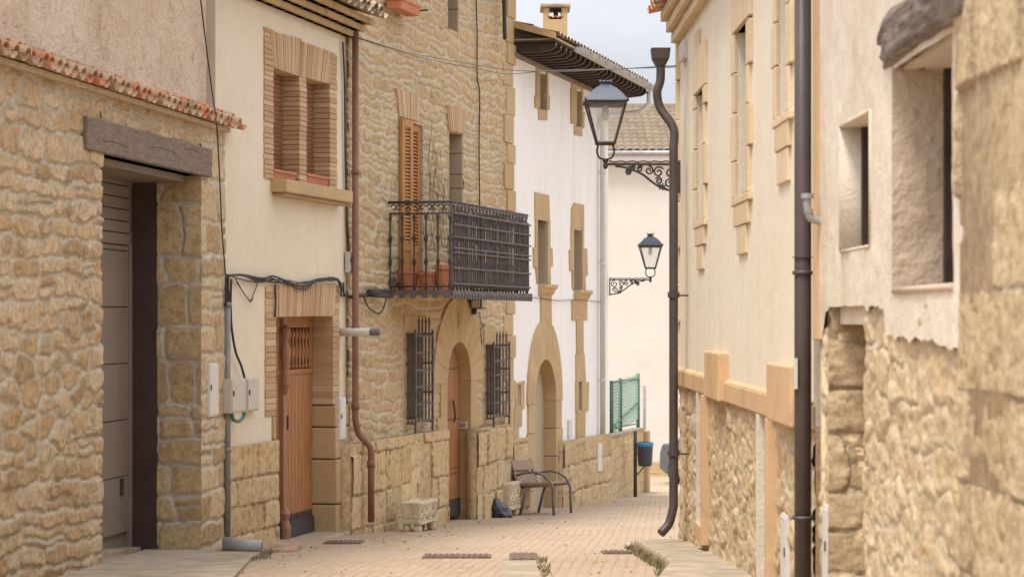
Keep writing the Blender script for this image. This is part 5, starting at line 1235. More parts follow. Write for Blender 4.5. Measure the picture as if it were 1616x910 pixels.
# ---------------- street lamps
def lamp(loc, rz, label, arm=0.69):
    root = thing('street_lamp', loc, label, 'street lamp', 'wall bracket lanterns', rz)
    I3 = ident
    mb = MB()   # bracket, local x away from the wall
    mb.box(I3, 0, 0.02, -0.018, 0.018, -0.27, 0.03)
    mb.box(I3, 0.0, arm + 0.02, -0.012, 0.012, -0.014, 0.008)
    mb.tube([(x, 0, 0.022 + 0.006 * math.sin(x * 60)) for x in np.linspace(0.02, arm - 0.03, 30)], 0.006, 5)
    mb.tube(curve([(0.01, 0, -0.25), (0.13, 0, -0.235), (0.24, 0, -0.18), (0.36, 0, -0.09), (0.5, 0, -0.035), (0.6, 0, -0.02)], 6), 0.012, 6)
    def spiral(cx, cz, r, a0, turns, s_=1, th=0.009):
        pts = []
        for i in range(22):
            t = i / 21; a = a0 + s_ * turns * 2 * math.pi * t; q = r * (1 - 0.8 * t)
            pts.append((cx + math.cos(a) * q, 0, cz + math.sin(a) * q))
        mb.tube(pts, th, 5)
    for cx, cz, r, a0, s_ in ((0.09, -0.075, 0.062, 1.5, 1), (0.20, -0.075, 0.052, 2.6, -1), (0.29, -0.06, 0.042, 1.5, 1), (0.10, -0.18, 0.05, 3.2, -1), (0.37, -0.045, 0.030, 2.5, -1), (0.47, -0.055, 0.03, 1.2, 1), (0.43, -0.03, 0.02, 1.2, -1), (0.2, -0.155, 0.035, 0.5, 1)):
        spiral(cx, cz, r, a0, 1.4, s_)
    for i in range(7):     # leaf rosette
        a = i / 7 * 2 * math.pi; mb.tube([(0.17, 0, -0.21), (0.17 + 0.045 * math.cos(a), 0.01, -0.21 + 0.035 * math.sin(a))], [0.014, 0.005], 5)
    spiral(0.475, -0.075, 0.028, 1.6, 1.2, -1, 0.011)
    mb.lathe(I3, [(0.006, -0.05), (0.02, -0.035), (0.024, -0.01), (0.018, 0.01), (0.028, 0.03), (0.02, 0.05)], 10, c=(arm, 0)); mb.build('bracket', M['iron'], root, world=False)
    mb = MB(); b0_, b1_, zb_, zt_ = 0.082, 0.18, 0.19, 0.555
    for sx in (-1, 1):
        for sy in (-1, 1):
            mb.tube([(arm + sx * b0_, sy * b0_, zb_), (arm + sx * b1_, sy * b1_, zt_)], 0.010, 5)
        mb.tube(curve([(arm + sx * 0.01, 0, 0.04), (arm + sx * 0.06, 0, 0.06), (arm + sx * 0.08, 0, 0.12), (arm + sx * 0.07, 0, 0.17), (arm + sx * 0.088, 0, 0.2)], 5), 0.010, 6)
    for z, h in ((zb_, b0_),):
        for k in range(4):
            c_ = [(-1, -1), (1, -1), (1, 1), (-1, 1)]; p, q = c_[k], c_[(k + 1) % 4]
            mb.tube([(arm + p[0] * h, p[1] * h, z), (arm + q[0] * h, q[1] * h, z)], 0.014, 5)
    mb.box(I3, arm - 0.188, arm + 0.188, -0.188, -0.165, zt_ - 0.02, zt_ + 0.015); mb.box(I3, arm - 0.188, arm + 0.188, 0.165, 0.188, zt_ - 0.02, zt_ + 0.015)
    mb.box(I3, arm - 0.188, arm - 0.165, -0.165, 0.165, zt_ - 0.02, zt_ + 0.015); mb.box(I3, arm + 0.165, arm + 0.188, -0.165, 0.165, zt_ - 0.02, zt_ + 0.015)
    for sx in (-1, 1):
        for sy in (-1, 1): mb.lathe(I3, [(0.006, zt_ + 0.0), (0.012, zt_ + 0.02), (0.003, zt_ + 0.045)], 6, c=(arm + sx * 0.195, sy * 0.195))
    mb.build('lantern_frame', M['iron'], root, world=False)
    mb = MB(); V = []
    pr = [(0.198, 0.57), (0.192, 0.583), (0.145, 0.645), (0.092, 0.695), (0.055, 0.715), (0.048, 0.723)]
    for h, z in pr: V += [(arm + sx * h, sy * h, z) for sx, sy in ((-1, -1), (1, -1), (1, 1), (-1, 1))]
    mb.add(V, [[i * 4 + j, i * 4 + (j + 1) % 4, i * 4 + 4 + (j + 1) % 4, i * 4 + 4 + j] for i in range(len(pr) - 1) for j in range(4)] + [[3, 2, 1, 0]])
    mb.lathe(I3, [(0.05, 0.72), (0.056, 0.732), (0.042, 0.74), (0.038, 0.748), (0.062, 0.755), (0.05, 0.765), (0.012, 0.769)], 12, c=(arm, 0))
    for i in range(8): a = i / 8 * 2 * math.pi; mb.tube([(arm + 0.045 * math.cos(a), 0.045 * math.sin(a), 0.752), (arm + 0.066 * math.cos(a), 0.066 * math.sin(a), 0.776)], [0.01, 0.003], 5)
    mb.build('lantern_roof', M['lampblue'], root, world=False)
    c_ = [(-1, -1), (1, -1), (1, 1), (-1, 1)]
    for k in range(4):
        mb = MB(); p, q = c_[k], c_[(k + 1) % 4]
        mb.add([(arm + p[0] * b0_, p[1] * b0_, zb_), (arm + q[0] * b0_, q[1] * b0_, zb_), (arm + q[0] * b1_, q[1] * b1_, zt_), (arm + p[0] * b1_, p[1] * b1_, zt_)], [[0, 1, 2, 3]]); mb.build('glass_pane', M['glass'], root, world=False)
    mb = MB(); mb.lathe(I3, [(0.02, 0.54), (0.03, 0.5), (0.035, 0.44), (0.02, 0.40)], 10, c=(arm, 0)); mb.build('bulb', M['whitepaint'], root, smooth=True, world=False)
lu = Y.U(1072, 0.02); p = Y.pt(yF + 0.0, Y.Z(1072, 259), 0.02)
lamp((p[0] + 0.02, p[1] - 0.12, EYE + 246 / F * 19.9), math.atan2(Y.N[1], Y.N[0]) + 0.0, 'larger street lamp on a scrolled iron bracket fixed to the yellow house corner')
p = P(961, 441, 36.2)
lamp((p[0], p[1] - 0.1, p[2]), 0.0, 'smaller farther street lamp on a scrolled bracket at the white house edge')

# ---------------- bench
bx, by = 0.0, 29.55
c0 = PG(872, 29.5)
ea = math.atan2(Wh.e[1], Wh.e[0])
# local x along the bench, local y towards the wall
bl = 1.08; bdp = 0.55
org = (c0[0] - 0.0, c0[1], 0)
def bfr_pt(x, y): return (org[0] + Wh.e[0] * x - Wh.N[0] * y, org[1] + Wh.e[1] * x - Wh.N[1] * y)
broot = thing('bench', (*bfr_pt(bl / 2, 0.27), zg(30.0)), 'brown slatted bench with curved grey metal arms against the white house', 'bench')
def bfr(x, y, z): q = bfr_pt(x, y); return (q[0], q[1], zg(q[1]) + z)
for x in (0.03, bl - 0.03):
    mb = MB()
    mb.tube([Vector(bfr(x, *q)) for q in ((-0.01, 0.0), (0.0, 0.2), (0.0, 0.36), (0.03, 0.44))] + [Vector(bfr(x, *q)) for q in ((0.08, 0.51), (0.17, 0.57), (0.28, 0.595), (0.4, 0.58), (0.53, 0.545))], 0.019, 8)
    mb.tube([bfr(x, 0.03, 0.42), bfr(x, 0.28, 0.40), bfr(x, 0.48, 0.38)], 0.02, 8)
    mb.tube([bfr(x, 0.36, 0.40), bfr(x, 0.42, 0.2), bfr(x, 0.47, 0.0)], 0.02, 8)
    mb.tube([bfr(x, 0.46, 0.36), bfr(x, 0.53, 0.5), bfr(x, 0.60, 0.77)], 0.02, 8)
    mb.build('side_frame', M['benchmetal'], broot, smooth=True)
for y0 in (0.05, 0.17, 0.29, 0.40):
    mb = MB(); mb.box(bfr, 0, bl, y0, y0 + 0.10, 0.425 - y0 * 0.06, 0.46 - y0 * 0.06); mb.build('seat_slat', M['benchwood'], broot, bevel=0.006)
for k, (z0, z1) in enumerate(((0.44, 0.585), (0.615, 0.76))):
    mb = MB(); yy = lambda z: 0.50 + (z - 0.5) * 0.30
    mb.prism(lambda y, z, x: bfr(x, y, z), [(yy(z0), z0), (yy(z1), z1), (yy(z1) + 0.03, z1), (yy(z0) + 0.03, z0)], -0.02, bl + 0.02); mb.build('back_slat', M['benchwood'], broot, bevel=0.006)

# ---------------- carved stone troughs
def trough(px, d, w_, l_, h, fh, label, arches, rot=0.0):
    o = PG(px, d); ez_ = zg(d + l_ / 2)
    e = Vector((math.sin(math.atan(S.t) + rot), math.cos(math.atan(S.t) + rot), 0)); nn = Vector((e.y, -e.x, 0))
    A = Vector((o[0], o[1], 0))
    fr = lambda x, y, z: tuple(A + nn * x + e * y + Vector((0, 0, ez_ - 0.015 + z)))
    root = thing('stone_trough', fr(w_ / 2, l_ / 2, 0.0), label, 'planter', 'carved stone troughs')
    mb = MB(); t = 0.045
    mb.box(fr, 0, w_, 0, l_, fh, fh + 0.06)
    mb.box(fr, 0, w_, 0, t, fh + 0.06, fh + h); mb.box(fr, 0, w_, l_ - t, l_, fh + 0.06, fh + h); mb.box(fr, 0, t, t, l_ - t, fh + 0.06, fh + h); mb.box(fr, w_ - t, w_, t, l_ - t, fh + 0.06, fh + h)
    bx_ = mb.build('trough_body', M['carved'], root, bevel=0.012)
    mb = MB(); n_a = arches
    for i in range(n_a):
        c_ = l_ * (i + 0.5) / n_a; aw_ = l_ / n_a * 0.38
        for zc_ in (0.33, 0.72):
            zc = fh + h * zc_; hh = h * 0.15
            mb.tube([fr(w_ + 0.004, c_ + math.cos(a) * aw_, zc + math.sin(a) * hh) for a in np.linspace(0, 2 * math.pi, 13)], 0.008, 5)
            mb.lathe(lambda a, b, c: fr(c, a, b), [(0.02, w_), (0.014, w_ + 0.02)], 6, c=(c_, zc))
    mb.box(fr, w_ - 0.001, w_ + 0.014, 0.0, l_, fh + h - 0.03, fh + h - 0.002); mb.box(fr, w_ - 0.001, w_ + 0.014, 0.0, l_, fh + 0.0, fh + 0.03)
    mb.build('carved_relief', M['carved'], bx_, smooth=False)
    for x in (0.05, w_ - 0.05):
        for y in (0.06, l_ - 0.06):
            mb = MB(); mb.lathe(fr, [(0.03, 0.0), (0.052, fh * 0.3), (0.055, fh * 0.6), (0.035, fh + 0.01)], 10, c=(x, y)); mb.build('ball_foot', M['carved'], root, smooth=True)
    mb = MB(); mb.box(fr, t + .002, w_ - t - .002, t + .002, l_ - t - .002, fh + 0.065, fh + h - 0.015); mb.build('soil', M['carved'], root)
    return fr
trough(633, 24.2, 0.225, 0.62, 0.245, 0.115, 'low carved stone trough on ball feet below the nearer barred window', 3)
trough(775, 29.2, 0.27, 0.50, 0.36, 0.12, 'taller carved stone trough beside the black rubbish bag', 3)
# rubbish bag
bg_ = PG(788, 28.75); mb = MB(); nu_, nv_ = 36, 22; V = []
for j in range(nv_):
    for i in range(nu_):
        a = 2 * math.pi * i / nu_; t = j / (nv_ - 1)
        r_ = 0.155 * (1 - t) ** 0.62 * (0.86 + 0.14 * min(1, t * 8)) + 0.012; f_ = fbm(np.array(math.cos(a) * 2 + 5.0), np.array(math.sin(a) * 2 + t * 3), 3, 4) - 0.5; w2 = fbm(np.array(a * 3.0), np.array(t * 4), 7, 3) - 0.5
        k_ = 1 + 0.5 * float(f_) + 0.25 * float(w2)
        V.append((bg_[0] + math.cos(a) * r_ * k_ - 0.085 * t + 0.02, bg_[1] + math.sin(a) * r_ * k_, zg(28.75) + 0.26 * t ** 0.8 * (1 + 0.15 * float(w2)) ))
mb.add(V, [[j * nu_ + i, j * nu_ + (i + 1) % nu_, (j + 1) * nu_ + (i + 1) % nu_, (j + 1) * nu_ + i] for j in range(nv_ - 1) for i in range(nu_)] + [list(range(nu_))[::-1], [(nv_ - 1) * nu_ + i for i in range(nu_)]])
tag(mb.build('rubbish_bag', M['bag'], smooth=True), 'crumpled black plastic rubbish bag slumped against the taller stone trough', 'rubbish bag')

# ---------------- waste bin
bd_ = 38.5; b0 = PG(1018, bd_); pst = PG(1002.5, bd_ + 0.05)
broot = thing('waste_bin', (pst[0], pst[1], zg(bd_)), 'charcoal litter bin with a blue rim hung on a post by the block wall', 'waste bin')
zz = lambda py: EYE - (py - 505) / F * bd_
mb = MB(); mb.tube([(pst[0], pst[1], zg(bd_) - 0.1), (pst[0], pst[1], zz(680))], 0.032, 10); mb.build('post', M['iron'], broot, smooth=True)
mb = MB(); mb.lathe(ident, [(0.10, zz(735)), (0.125, zz(732)), (0.142, zz(702)), (0.146, zz(699)), (0.13, zz(699)), (0.12, zz(710))], 20, c=(b0[0], b0[1])); mb.build('bin_body', M['bin'], broot, smooth=False, bevel=0.004)
mb = MB()
V = []; n2 = 40
for i in range(n2):
    a = 2 * math.pi * i / n2; dz_ = 0.018 * math.sin(i * 2.1) + random.uniform(-0.006, 0.006)
    for r_, z in ((0.150, zz(703) + dz_ * 1.0), (0.153, zz(698)), (0.135, zz(697))): V.append((b0[0] + math.cos(a) * r_, b0[1] + math.sin(a) * r_, z))
mb.add(V, [[3 * i + k, 3 * ((i + 1) % n2) + k, 3 * ((i + 1) % n2) + k + 1, 3 * i + k + 1] for i in range(n2) for k in range(2)]); mb.build('blue_liner', M['blue'], broot)
mb = MB(); mb.tube([(pst[0], pst[1], zz(752)), (b0[0] - 0.02, b0[1], zz(736))], 0.012, 6); mb.tube([(pst[0], pst[1], zz(715)), (b0[0] - 0.12, b0[1], zz(715))], 0.012, 6); mb.build('bracket', M['iron'], broot)

# ---------------- car behind the yellow corner
cr_ = thing('parked_car', (5.47, 54.4, zg(54.5)), 'grey car parked at the end of the lane, mostly hidden by the yellow house', 'car', rz=R(-62))
I3 = ident
prof_ = [(-2.0, 0.35), (-1.98, 0.75), (-1.85, 0.98), (-1.35, 1.05), (-0.95, 1.42), (0.35, 1.46), (0.95, 1.08), (1.75, 0.92), (1.98, 0.75), (2.02, 0.4), (1.7, 0.22), (-1.7, 0.22)]
mb = MB(); sec = [(-0.84, 0.90), (-0.80, 1.0), (0.80, 1.0), (0.84, 0.90)]; V = []
for y_, k_ in ((-0.84, 0.93), (-0.76, 1.0), (0.76, 1.0), (0.84, 0.93)):
    for x, z in prof_: 
        V.append((x * (1 if abs(y_) < 0.8 else 0.985), y_ * (0.82 if z > 1.2 else (0.95 if z > 1.0 else 1)), 0.22 + (z - 0.22) * (k_ if z > 1.0 else 1)))
kk = len(prof_); Fs = [[i * kk + j, i * kk + (j + 1) % kk, (i + 1) * kk + (j + 1) % kk, (i + 1) * kk + j] for i in range(3) for j in range(kk)] + [list(range(kk))[::-1], [3 * kk + j for j in range(kk)]]
mb.add(V, Fs); cb = mb.build('body', M['carpaint'], cr_, smooth=False, bevel=0.04, bseg=3, world=False)
for s_ in (-1, 1):
    mb = MB(); mb.prism(lambda a, b, c: (a, c, b), [(-0.85, 1.33), (0.30, 1.36), (0.80, 1.06), (-1.15, 1.05)], s_ * 0.735, s_ * 0.80); mb.build('side_window', M['glass_dark'], cr_, world=False)
    for x in (-1.25, 1.3):
        mb = MB(); mb.lathe(lambda a, b, c: (a, c, b + 0.31), [(0.2, s_ * 0.66), (0.30, s_ * 0.67), (0.31, s_ * 0.72), (0.31, s_ * 0.80), (0.29, s_ * 0.85), (0.2, s_ * 0.86)], 24, c=(x, 0)); wq = mb.build('wheel', M['rubber'], cr_, world=False)
        mb = MB(); mb.lathe(lambda a, b, c: (a, c, b + 0.31), [(0.20, s_ * 0.84), (0.19, s_ * 0.87), (0.05, s_ * 0.865)], 20, c=(x, 0)); mb.build('rim', M['galv'], wq, world=False)
    mb = MB(); mb.box(I3, 0.70, 0.86, s_ * 0.82, s_ * 1.02, 1.0, 1.13); mb.build('mirror', M['bin'], cr_, bevel=0.03, world=False)
    mb = MB(); mb.box(I3, 1.86, 1.99, s_ * 0.55, s_ * 0.80, 0.68, 0.82); mb.build('headlight', M['whitepaint'], cr_, bevel=0.03, world=False)
mb = MB(); mb.add([(0.42, -0.60, 1.40), (0.42, 0.60, 1.40), (0.99, 0.70, 1.075), (0.99, -0.70, 1.075)], [[0, 1, 2, 3]]); mb.build('windscreen', M['glass_dark'], cr_, world=False)

# ---------------- meter boxes
def wbox(W, x0, x1, y0, y1, n, mat, label, name='meter_box', cat='meter box', lid=True, frame=True):
    u0, u1 = W.U(x0, n), W.U(x1, n); z0, z1 = W.Z(x0, y1, n), W.Z(x0, y0, n)
    if u0 > u1: u0, u1 = u1, u0
    r = thing(name, W.pt((u0 + u1) / 2, z0, 0), label, cat)
    mb = MB(); mb.box(W.pt, u0, u1, z0, z1, 0.0, n - 0.008); mb.build('casing', mat, r, bevel=0.005)
    if lid:
        mb = MB(); mb.box(W.pt, u0 + 0.015, u1 - 0.015, z0 + 0.015, z1 - 0.015, n - 0.008, n); ld = mb.build('door', mat, r, bevel=0.003)
        mb = MB(); mb.box(W.pt, u0 + 0.03, u0 + 0.055, (z0 + z1) / 2, (z0 + z1) / 2 + 0.05, n, n + 0.006); mb.build('lock', M['iron'], ld)
    return r
wbox(G, 331, 346, 573, 658, 0.045, M['whitepaint'], 'tall cream meter cover set in the stone pier of the garage', lid=True)
wbox(C, 366, 389, 598, 652, 0.13, M['box'], 'deep beige junction box beside the grey conduit, left one of the touching pair')
wbox(C, 391, 410, 597, 649, 0.07, M['box'], 'flat beige meter box with a dark lock slot, right one of the touching pair')
wbox(C, 537, 547, 627, 694, 0.07, M['whitepaint'], 'tall white meter box on the stones right of the brown plank door')
wbox(S, 551, 562, 397, 430, 0.05, M['box'], 'small pale junction box high beside the red brown downpipe')
wbox(Wh, 945, 951, 700, 744, 0.15, M['whitepaint'], 'narrow white plate on the stone dado of the white house', cat='plate', name='wall_plate', lid=False)
wbox(Wh, 899, 904, 662, 690, 0.04, M['whitepaint'], 'small white box on the white wall beside the arched doorway', cat='box', name='wall_box', lid=False)
wbox(Y, 1231, 1240, 808, 935, 0.03, M['whitepaint'], 'white meter box on the rubble base under the orange band')
wbox(Y, 1297, 1305, 795, 935, 0.055, M['whitepaint'], 'white meter box nearest the camera, right of the thick dark downpipe')
wbox(Y, 1070, 1076, 72, 100, 0.05, M['whitepaint'], 'little white box under the eave of the yellow house', name='wall_box', cat='box', lid=False)
# bell plate on the arch reveal
mb = MB(); u_ = ac + ar - 0.012; z_ = S.Z(731, 672); mb.box(S.pt, u_ - 0.02, u_ + 0.02, z_ - 0.05, z_ + 0.05, -0.16, -0.02)
bp = thing('intercom', S.pt(u_, z_, -0.1), 'small intercom plate on the reveal of the arched wooden door', 'intercom')
mb.build('plate', M['box'], bp, bevel=0.004); mb = MB()
for k in range(3): mb.box(S.pt, u_ - 0.025, u_ - 0.019, z_ - 0.025, z_ + 0.025, -0.13 + 0.035 * k, -0.115 + 0.035 * k)
mb.build('button', M['iron'], bp)
# floodlight
fl = thing('floodlight', S.pp(760, 485, 0.1), 'small square floodlight with a sensor under the balcony', 'floodlight')
u_ = S.U(757, 0.15); z_ = S.Z(757, 480, 0.15)
mb = MB(); mb.box(S.pt, u_ - 0.10, u_ + 0.16, z_ - 0.06, z_ + 0.07, 0.06, 0.20); hb = mb.build('housing', M['iron'], fl, bevel=0.01)
mb = MB(); mb.box(S.pt, u_ - 0.112, u_ - 0.100, z_ - 0.045, z_ + 0.055, 0.075, 0.185); mb.box(S.pt, u_ - 0.08, u_ + 0.14, z_ - 0.045, z_ + 0.055, 0.20, 0.206); mb.build('glass', M['box'], hb)
mb = MB(); mb.box(S.pt, u_, u_ + 0.06, z_ - 0.13, z_ - 0.06, 0.0, 0.10); mb.build('sensor', M['iron'], fl, bevel=0.008)
# flue pipe
u_ = C.U(532, 0.06); z_ = C.Z(532, 524, 0.06)
ft = thing('flue_pipe', C.pt(u_, z_, 0), 'white flue pipe with a ribbed metal cap jutting out beside the brown door', 'flue')
mb = MB(); q0 = Vector(C.pt(C.U(536), z_, 0.0)); q1 = q0 + Vector((0.34, -0.10, 0.0)); mb.tube([q0, q1], 0.045, 14); mb.build('pipe', M['whitepaint'], ft, smooth=True)
mb = MB(); dq = (q1 - q0).normalized()
for k in range(7): mb.tube([q1 + dq * 0.017 * k, q1 + dq * (0.017 * k + 0.008)], 0.04, 14)
mb.tube([q1, q1 + dq * 0.12], 0.028, 10); mb.build('vent_cap', M['greypipe'], ft)

# ---------------- terracotta
def planter(W, x0, x1, y0, y1, nn, label, deep=0.17):
    u0, u1 = W.U(x0, nn), W.U(x1, nn); z0, z1 = W.Z(x0, y1, nn), W.Z(x0, y0, nn)
    mb = MB(); 
    r = thing('window_box', W.pt((u0 + u1) / 2, z0, nn - deep / 2), label, 'planter', 'terracotta window boxes')
    mb.prism(lambda n_, z_, u_: W.pt(u_, z_, n_), [(nn - deep + 0.02, z0), (nn - 0.02, z0), (nn, z1 - 0.03), (nn - deep, z1 - 0.03)], u0 + 0.01, u1 - 0.01); mb.build('pot', M['terracotta'], r, bevel=0.006)
    mb = MB(); mb.box(W.pt, u0, u1, z1 - 0.03, z1, nn - deep - 0.01, nn + 0.01); mb.build('rim', M['terracotta'], r, bevel=0.005)
planter(C, 432, 468, 266, 287, 0.0, 'terracotta box standing in the left half of the brick framed window')
planter(C, 484, 519, 273, 295, 0.0, 'terracotta box standing in the right half of the brick framed window')
planter(S, 634, 664, -4, 13, 0.24, 'terracotta box fixed high on the wall of the stone house', 0.2)
mb = MB()
for px in (640, 660): a = S.U(px, .1); mb.tube([S.pt(a, S.Z(px, 17, .1), 0.0), S.pt(a, S.Z(px, 17, .1), 0.22)], 0.012, 6)
tag(mb.build('shelf_bracket', M['iron']), 'iron bracket holding the high terracotta box on the stone house', 'bracket')
def pot(u, n, z, r, h, label):
    rt = thing('flower_pot', S.pt(u, z, n), label, 'flower pot', 'terracotta pots on the balcony'); fr = lambda a, b, c: S.pt(u + a, z + c, n + b)
    mb = MB(); mb.lathe(fr, [(r * 0.72, 0.0), (r * 0.95, h * 0.8), (r * 0.8, h * 0.8)], 18); mb.build('pot', M['terracotta'], rt, smooth=False)
    mb = MB(); mb.lathe(fr, [(r * 1.0, h * 0.8), (r * 1.06, h * 0.82), (r * 1.06, h), (r * 0.92, h), (r * 0.9, h * 0.82)], 18); mb.build('rim', M['terracotta'], rt)
    mb = MB(); mb.lathe(fr, [(r * 0.85, h * 0.9), (r * 0.5, h * 0.92)], 14); mb.build('soil', M['darkwood'], rt)
pot(bu0 + 0.20, 0.18, zf + 0.002, 0.13, 0.24, 'terracotta pot on the balcony floor, nearest the wall')
pot(bu0 + 0.22, 0.42, zf + 0.002, 0.12, 0.22, 'terracotta pot on the balcony floor, middle one of three')
pot(bu0 + 0.20, 0.63, zf + 0.002, 0.12, 0.30, 'taller terracotta pot in the outer near corner of the balcony')
# plant behind the balcony bars
mb = MB(); pu = S.U(796, nb)
for i in range(26):
    b_ = S.pt(pu + random.uniform(-.12, .12), zf + random.uniform(0.15, 0.5), nb - 0.02 + random.uniform(-.03, .07)); d_ = Vector((random.uniform(-.06, .06), random.uniform(-.06, .06), random.uniform(.03, .10))); s_ = Vector((random.uniform(-.015, .015), 0.012, 0))
    b_ = Vector(b_); mb.add([b_, b_ + d_ * 0.5 + s_, b_ + d_, b_ + d_ * 0.5 - s_], [[0, 1, 2, 3]])
tag(mb.build('potted_plant', M['leaf']), 'few green leaves showing between the far balcony bars', 'plant')
# dried climber
mb = MB()
for i in range(11):
    u_ = S.U(678 + i * 2.4, 0.04); z0 = EYE + 0.9; pts = []; uu = u_
    for k in range(12): pts.append(S.pt(uu, z0 + k * 0.12, 0.05 + random.uniform(-.015, .02))); uu += random.uniform(-0.09, 0.08)
    k1_ = random.randint(7, 12); mb.tube(curve(pts[:k1_], 3), 0.0032, 4)
    for q in range(3):
        b_ = Vector(random.choice(pts[2:k1_])); mb.tube([b_, b_ + Vector((0.02, random.uniform(-.2, .2), random.uniform(.1, .25)))], 0.004, 3)
tag(mb.build('climbing_plant', M['dry'], smooth=True), 'bare dried climber stems on the stone wall between shutter and window', 'climbing plant')

# ---------------- cables
def cable(name, pts, r, label, cat='cable', mat='cable', k=6):
    mb = MB(); mb.tube(curve([tuple(p) for p in pts], k), r, 6); return tag(mb.build(name, M[mat], smooth=True), label, cat)
cable('cable', [G.pp(316, -6, 0.03), G.pp(325, 70, 0.03), G.pp(334, 140, 0.03), G.pp(342, 200, 0.2), C.pp(347, 290, 0.20), C.pp(350, 360, 0.18), C.pp(354, 410, 0.10), C.pp(356, 434, 0.05)], 0.007, 'thin black cable hanging down past the tile coping to the cable bundle')
mb = MB(); seq = [(357, 434), (385, 438), (410, 442), (430, 440), (455, 446), (480, 447), (505, 444), (522, 441), (533, 441)]
for j in range(5):
    pts = [C.pp(x, y + random.uniform(-5, 5) * (0.3 if i in (0, 8) else 1), 0.03 + 0.02 * random.random()) for i, (x, y) in enumerate(seq)]; mb.tube(curve(pts, 5), 0.010 if j < 3 else 0.006, 5)
pts = [C.pp(x, y, 0.035) for x, y in ((457, 446), (465, 453), (477, 457), (488, 454), (493, 446))]; mb.tube(curve(pts, 4), 0.006, 5)
for pts in ([(372, 440), (384, 462), (395, 476), (401, 462), (407, 446)], [(374, 446), (390, 470), (396, 476), (400, 470)]): mb.tube([C.pp(x, y, 0.03) for x, y in pts], 0.005, 5)
mb.tube(curve([C.pp(x, y, 0.04) for x, y in ((533, 441), (538, 448), (543, 463), (552, 467))] + [S.pp(x, y, 0.08) for x, y in ((570, 465), (590, 463), (605, 463))], 5), 0.012, 6)
mb.tube(curve([C.pp(x, y, 0.05) for x, y in ((533, 443), (540, 458), (550, 469))] + [S.pp(x, y, 0.06) for x, y in ((568, 468), (585, 467), (600, 466))], 5), 0.010, 6)
for x in (538, 542): mb.tube([C.pp(x, 445, 0.05), C.pp(x + 0.5, 468, 0.05)], 0.012, 6)
tag(mb.build('cable_bundle', M['cable'], smooth=True), 'tangled bundle of black cables strung across the cream house above the door', 'cables')
mb = MB(); mb.tube([S.pp(583, 462, 0.09), S.pp(609, 463, 0.09)], [0.045, 0.055], 10); tag(mb.build('cable_splice', M['cable'], smooth=True), 'fat black cable splice left of the balcony', 'cable splice')
cable('cable', [S.pp(x, y, 0.07) for x, y in ((574, 468), (582, 485), (596, 494), (604, 489), (610, 470), (618, 455), (632, 445), (650, 440), (668, 436), (682, 434))], 0.009, 'black cable looping down beside the splice and up along the balcony')
mb = MB()
for o_, r_ in ((-1, 0.013), (2.5, 0.016)): mb.tube([C.pp(357 + o_, 436, 0.05), C.pp(357.5 + o_, 482, 0.05)], r_, 6)
tag(mb.build('cable_drop', M['cable']), 'pair of black cables running down into the grey conduit', 'cables')
cable('cable', [C.pp(x, y, 0.05) for x, y in ((365, 440), (364, 480), (366, 520), (372, 555), (380, 575), (385, 592), (386, 600))], 0.012, 'thick black cable curving down to the junction boxes')
cable('cable', [C.pp(x, y, 0.03) for x, y in ((434, 448), (435, 470), (434, 500))], 0.010, 'short black cable dropping to the corner of the brown door lintel')
cable('cable', [C.pp(x, y, 0.03) for x, y in ((541, 66), (544, 140), (545, 250), (548, 350), (551, 397))], 0.011, 'black cable running down the right edge of the cream house')
cable('cable', [C.pp(x, y, 0.10) for x, y in ((366, 648), (368, 661), (377, 664), (384, 658), (386, 650))], 0.017, 'green and black cable loop under the junction boxes', mat='green')
cable('cable', [S.pp(x, y, 0.04) for x, y in ((751, -8), (753, 60), (753, 120), (757, 150), (756, 230), (757, 326))], 0.010, 'black cable running down the stone house above the balcony')
cable('cable', [S.pp(x, y, 0.03) for x, y in ((757, 492), (759, 510), (766, 513), (759, 520), (760, 545), (757, 570))], 0.006, 'thin cable hanging from the floodlight sensor')
cable('cable', [Wh.pp(x, y, 0.03) for x, y in ((812, 467), (850, 470), (880, 474), (915, 473), (952, 477))], 0.006, 'thin pale cable sagging across the white house at sill height', mat='wire')
cable('overhead_wire', [S.pp(565, 60, 0.15), P(640, 82, 23.2), P(720, 97, 22.6), P(800, 110, 22), P(880, 113, 21.3), P(960, 110, 20.8), P(1045, 105, 20.2), Y.pp(1068, 104, 0.08)], 0.005, 'upper overhead wire crossing the lane from the cream house to the yellow house', 'wire', 'wire')
cable('overhead_wire', [S.pp(566, 61, 0.12), P(640, 84, 23.4), P(700, 99, 23.2), P(752, 108, 23.5), P(800, 117, 24.2), P(860, 112, 24), P(930, 110, 22), P(1066, 106, 20.1)], 0.005, 'lower overhead wire crossing the lane below the other', 'wire', 'wire')
cable('cable', [S.pp(795, -8, 0.12), S.pp(796, 30, 0.12), S.pp(797, 62, 0.14)], 0.03, 'black drainpipe at the top right corner of the stone house', 'downpipe')

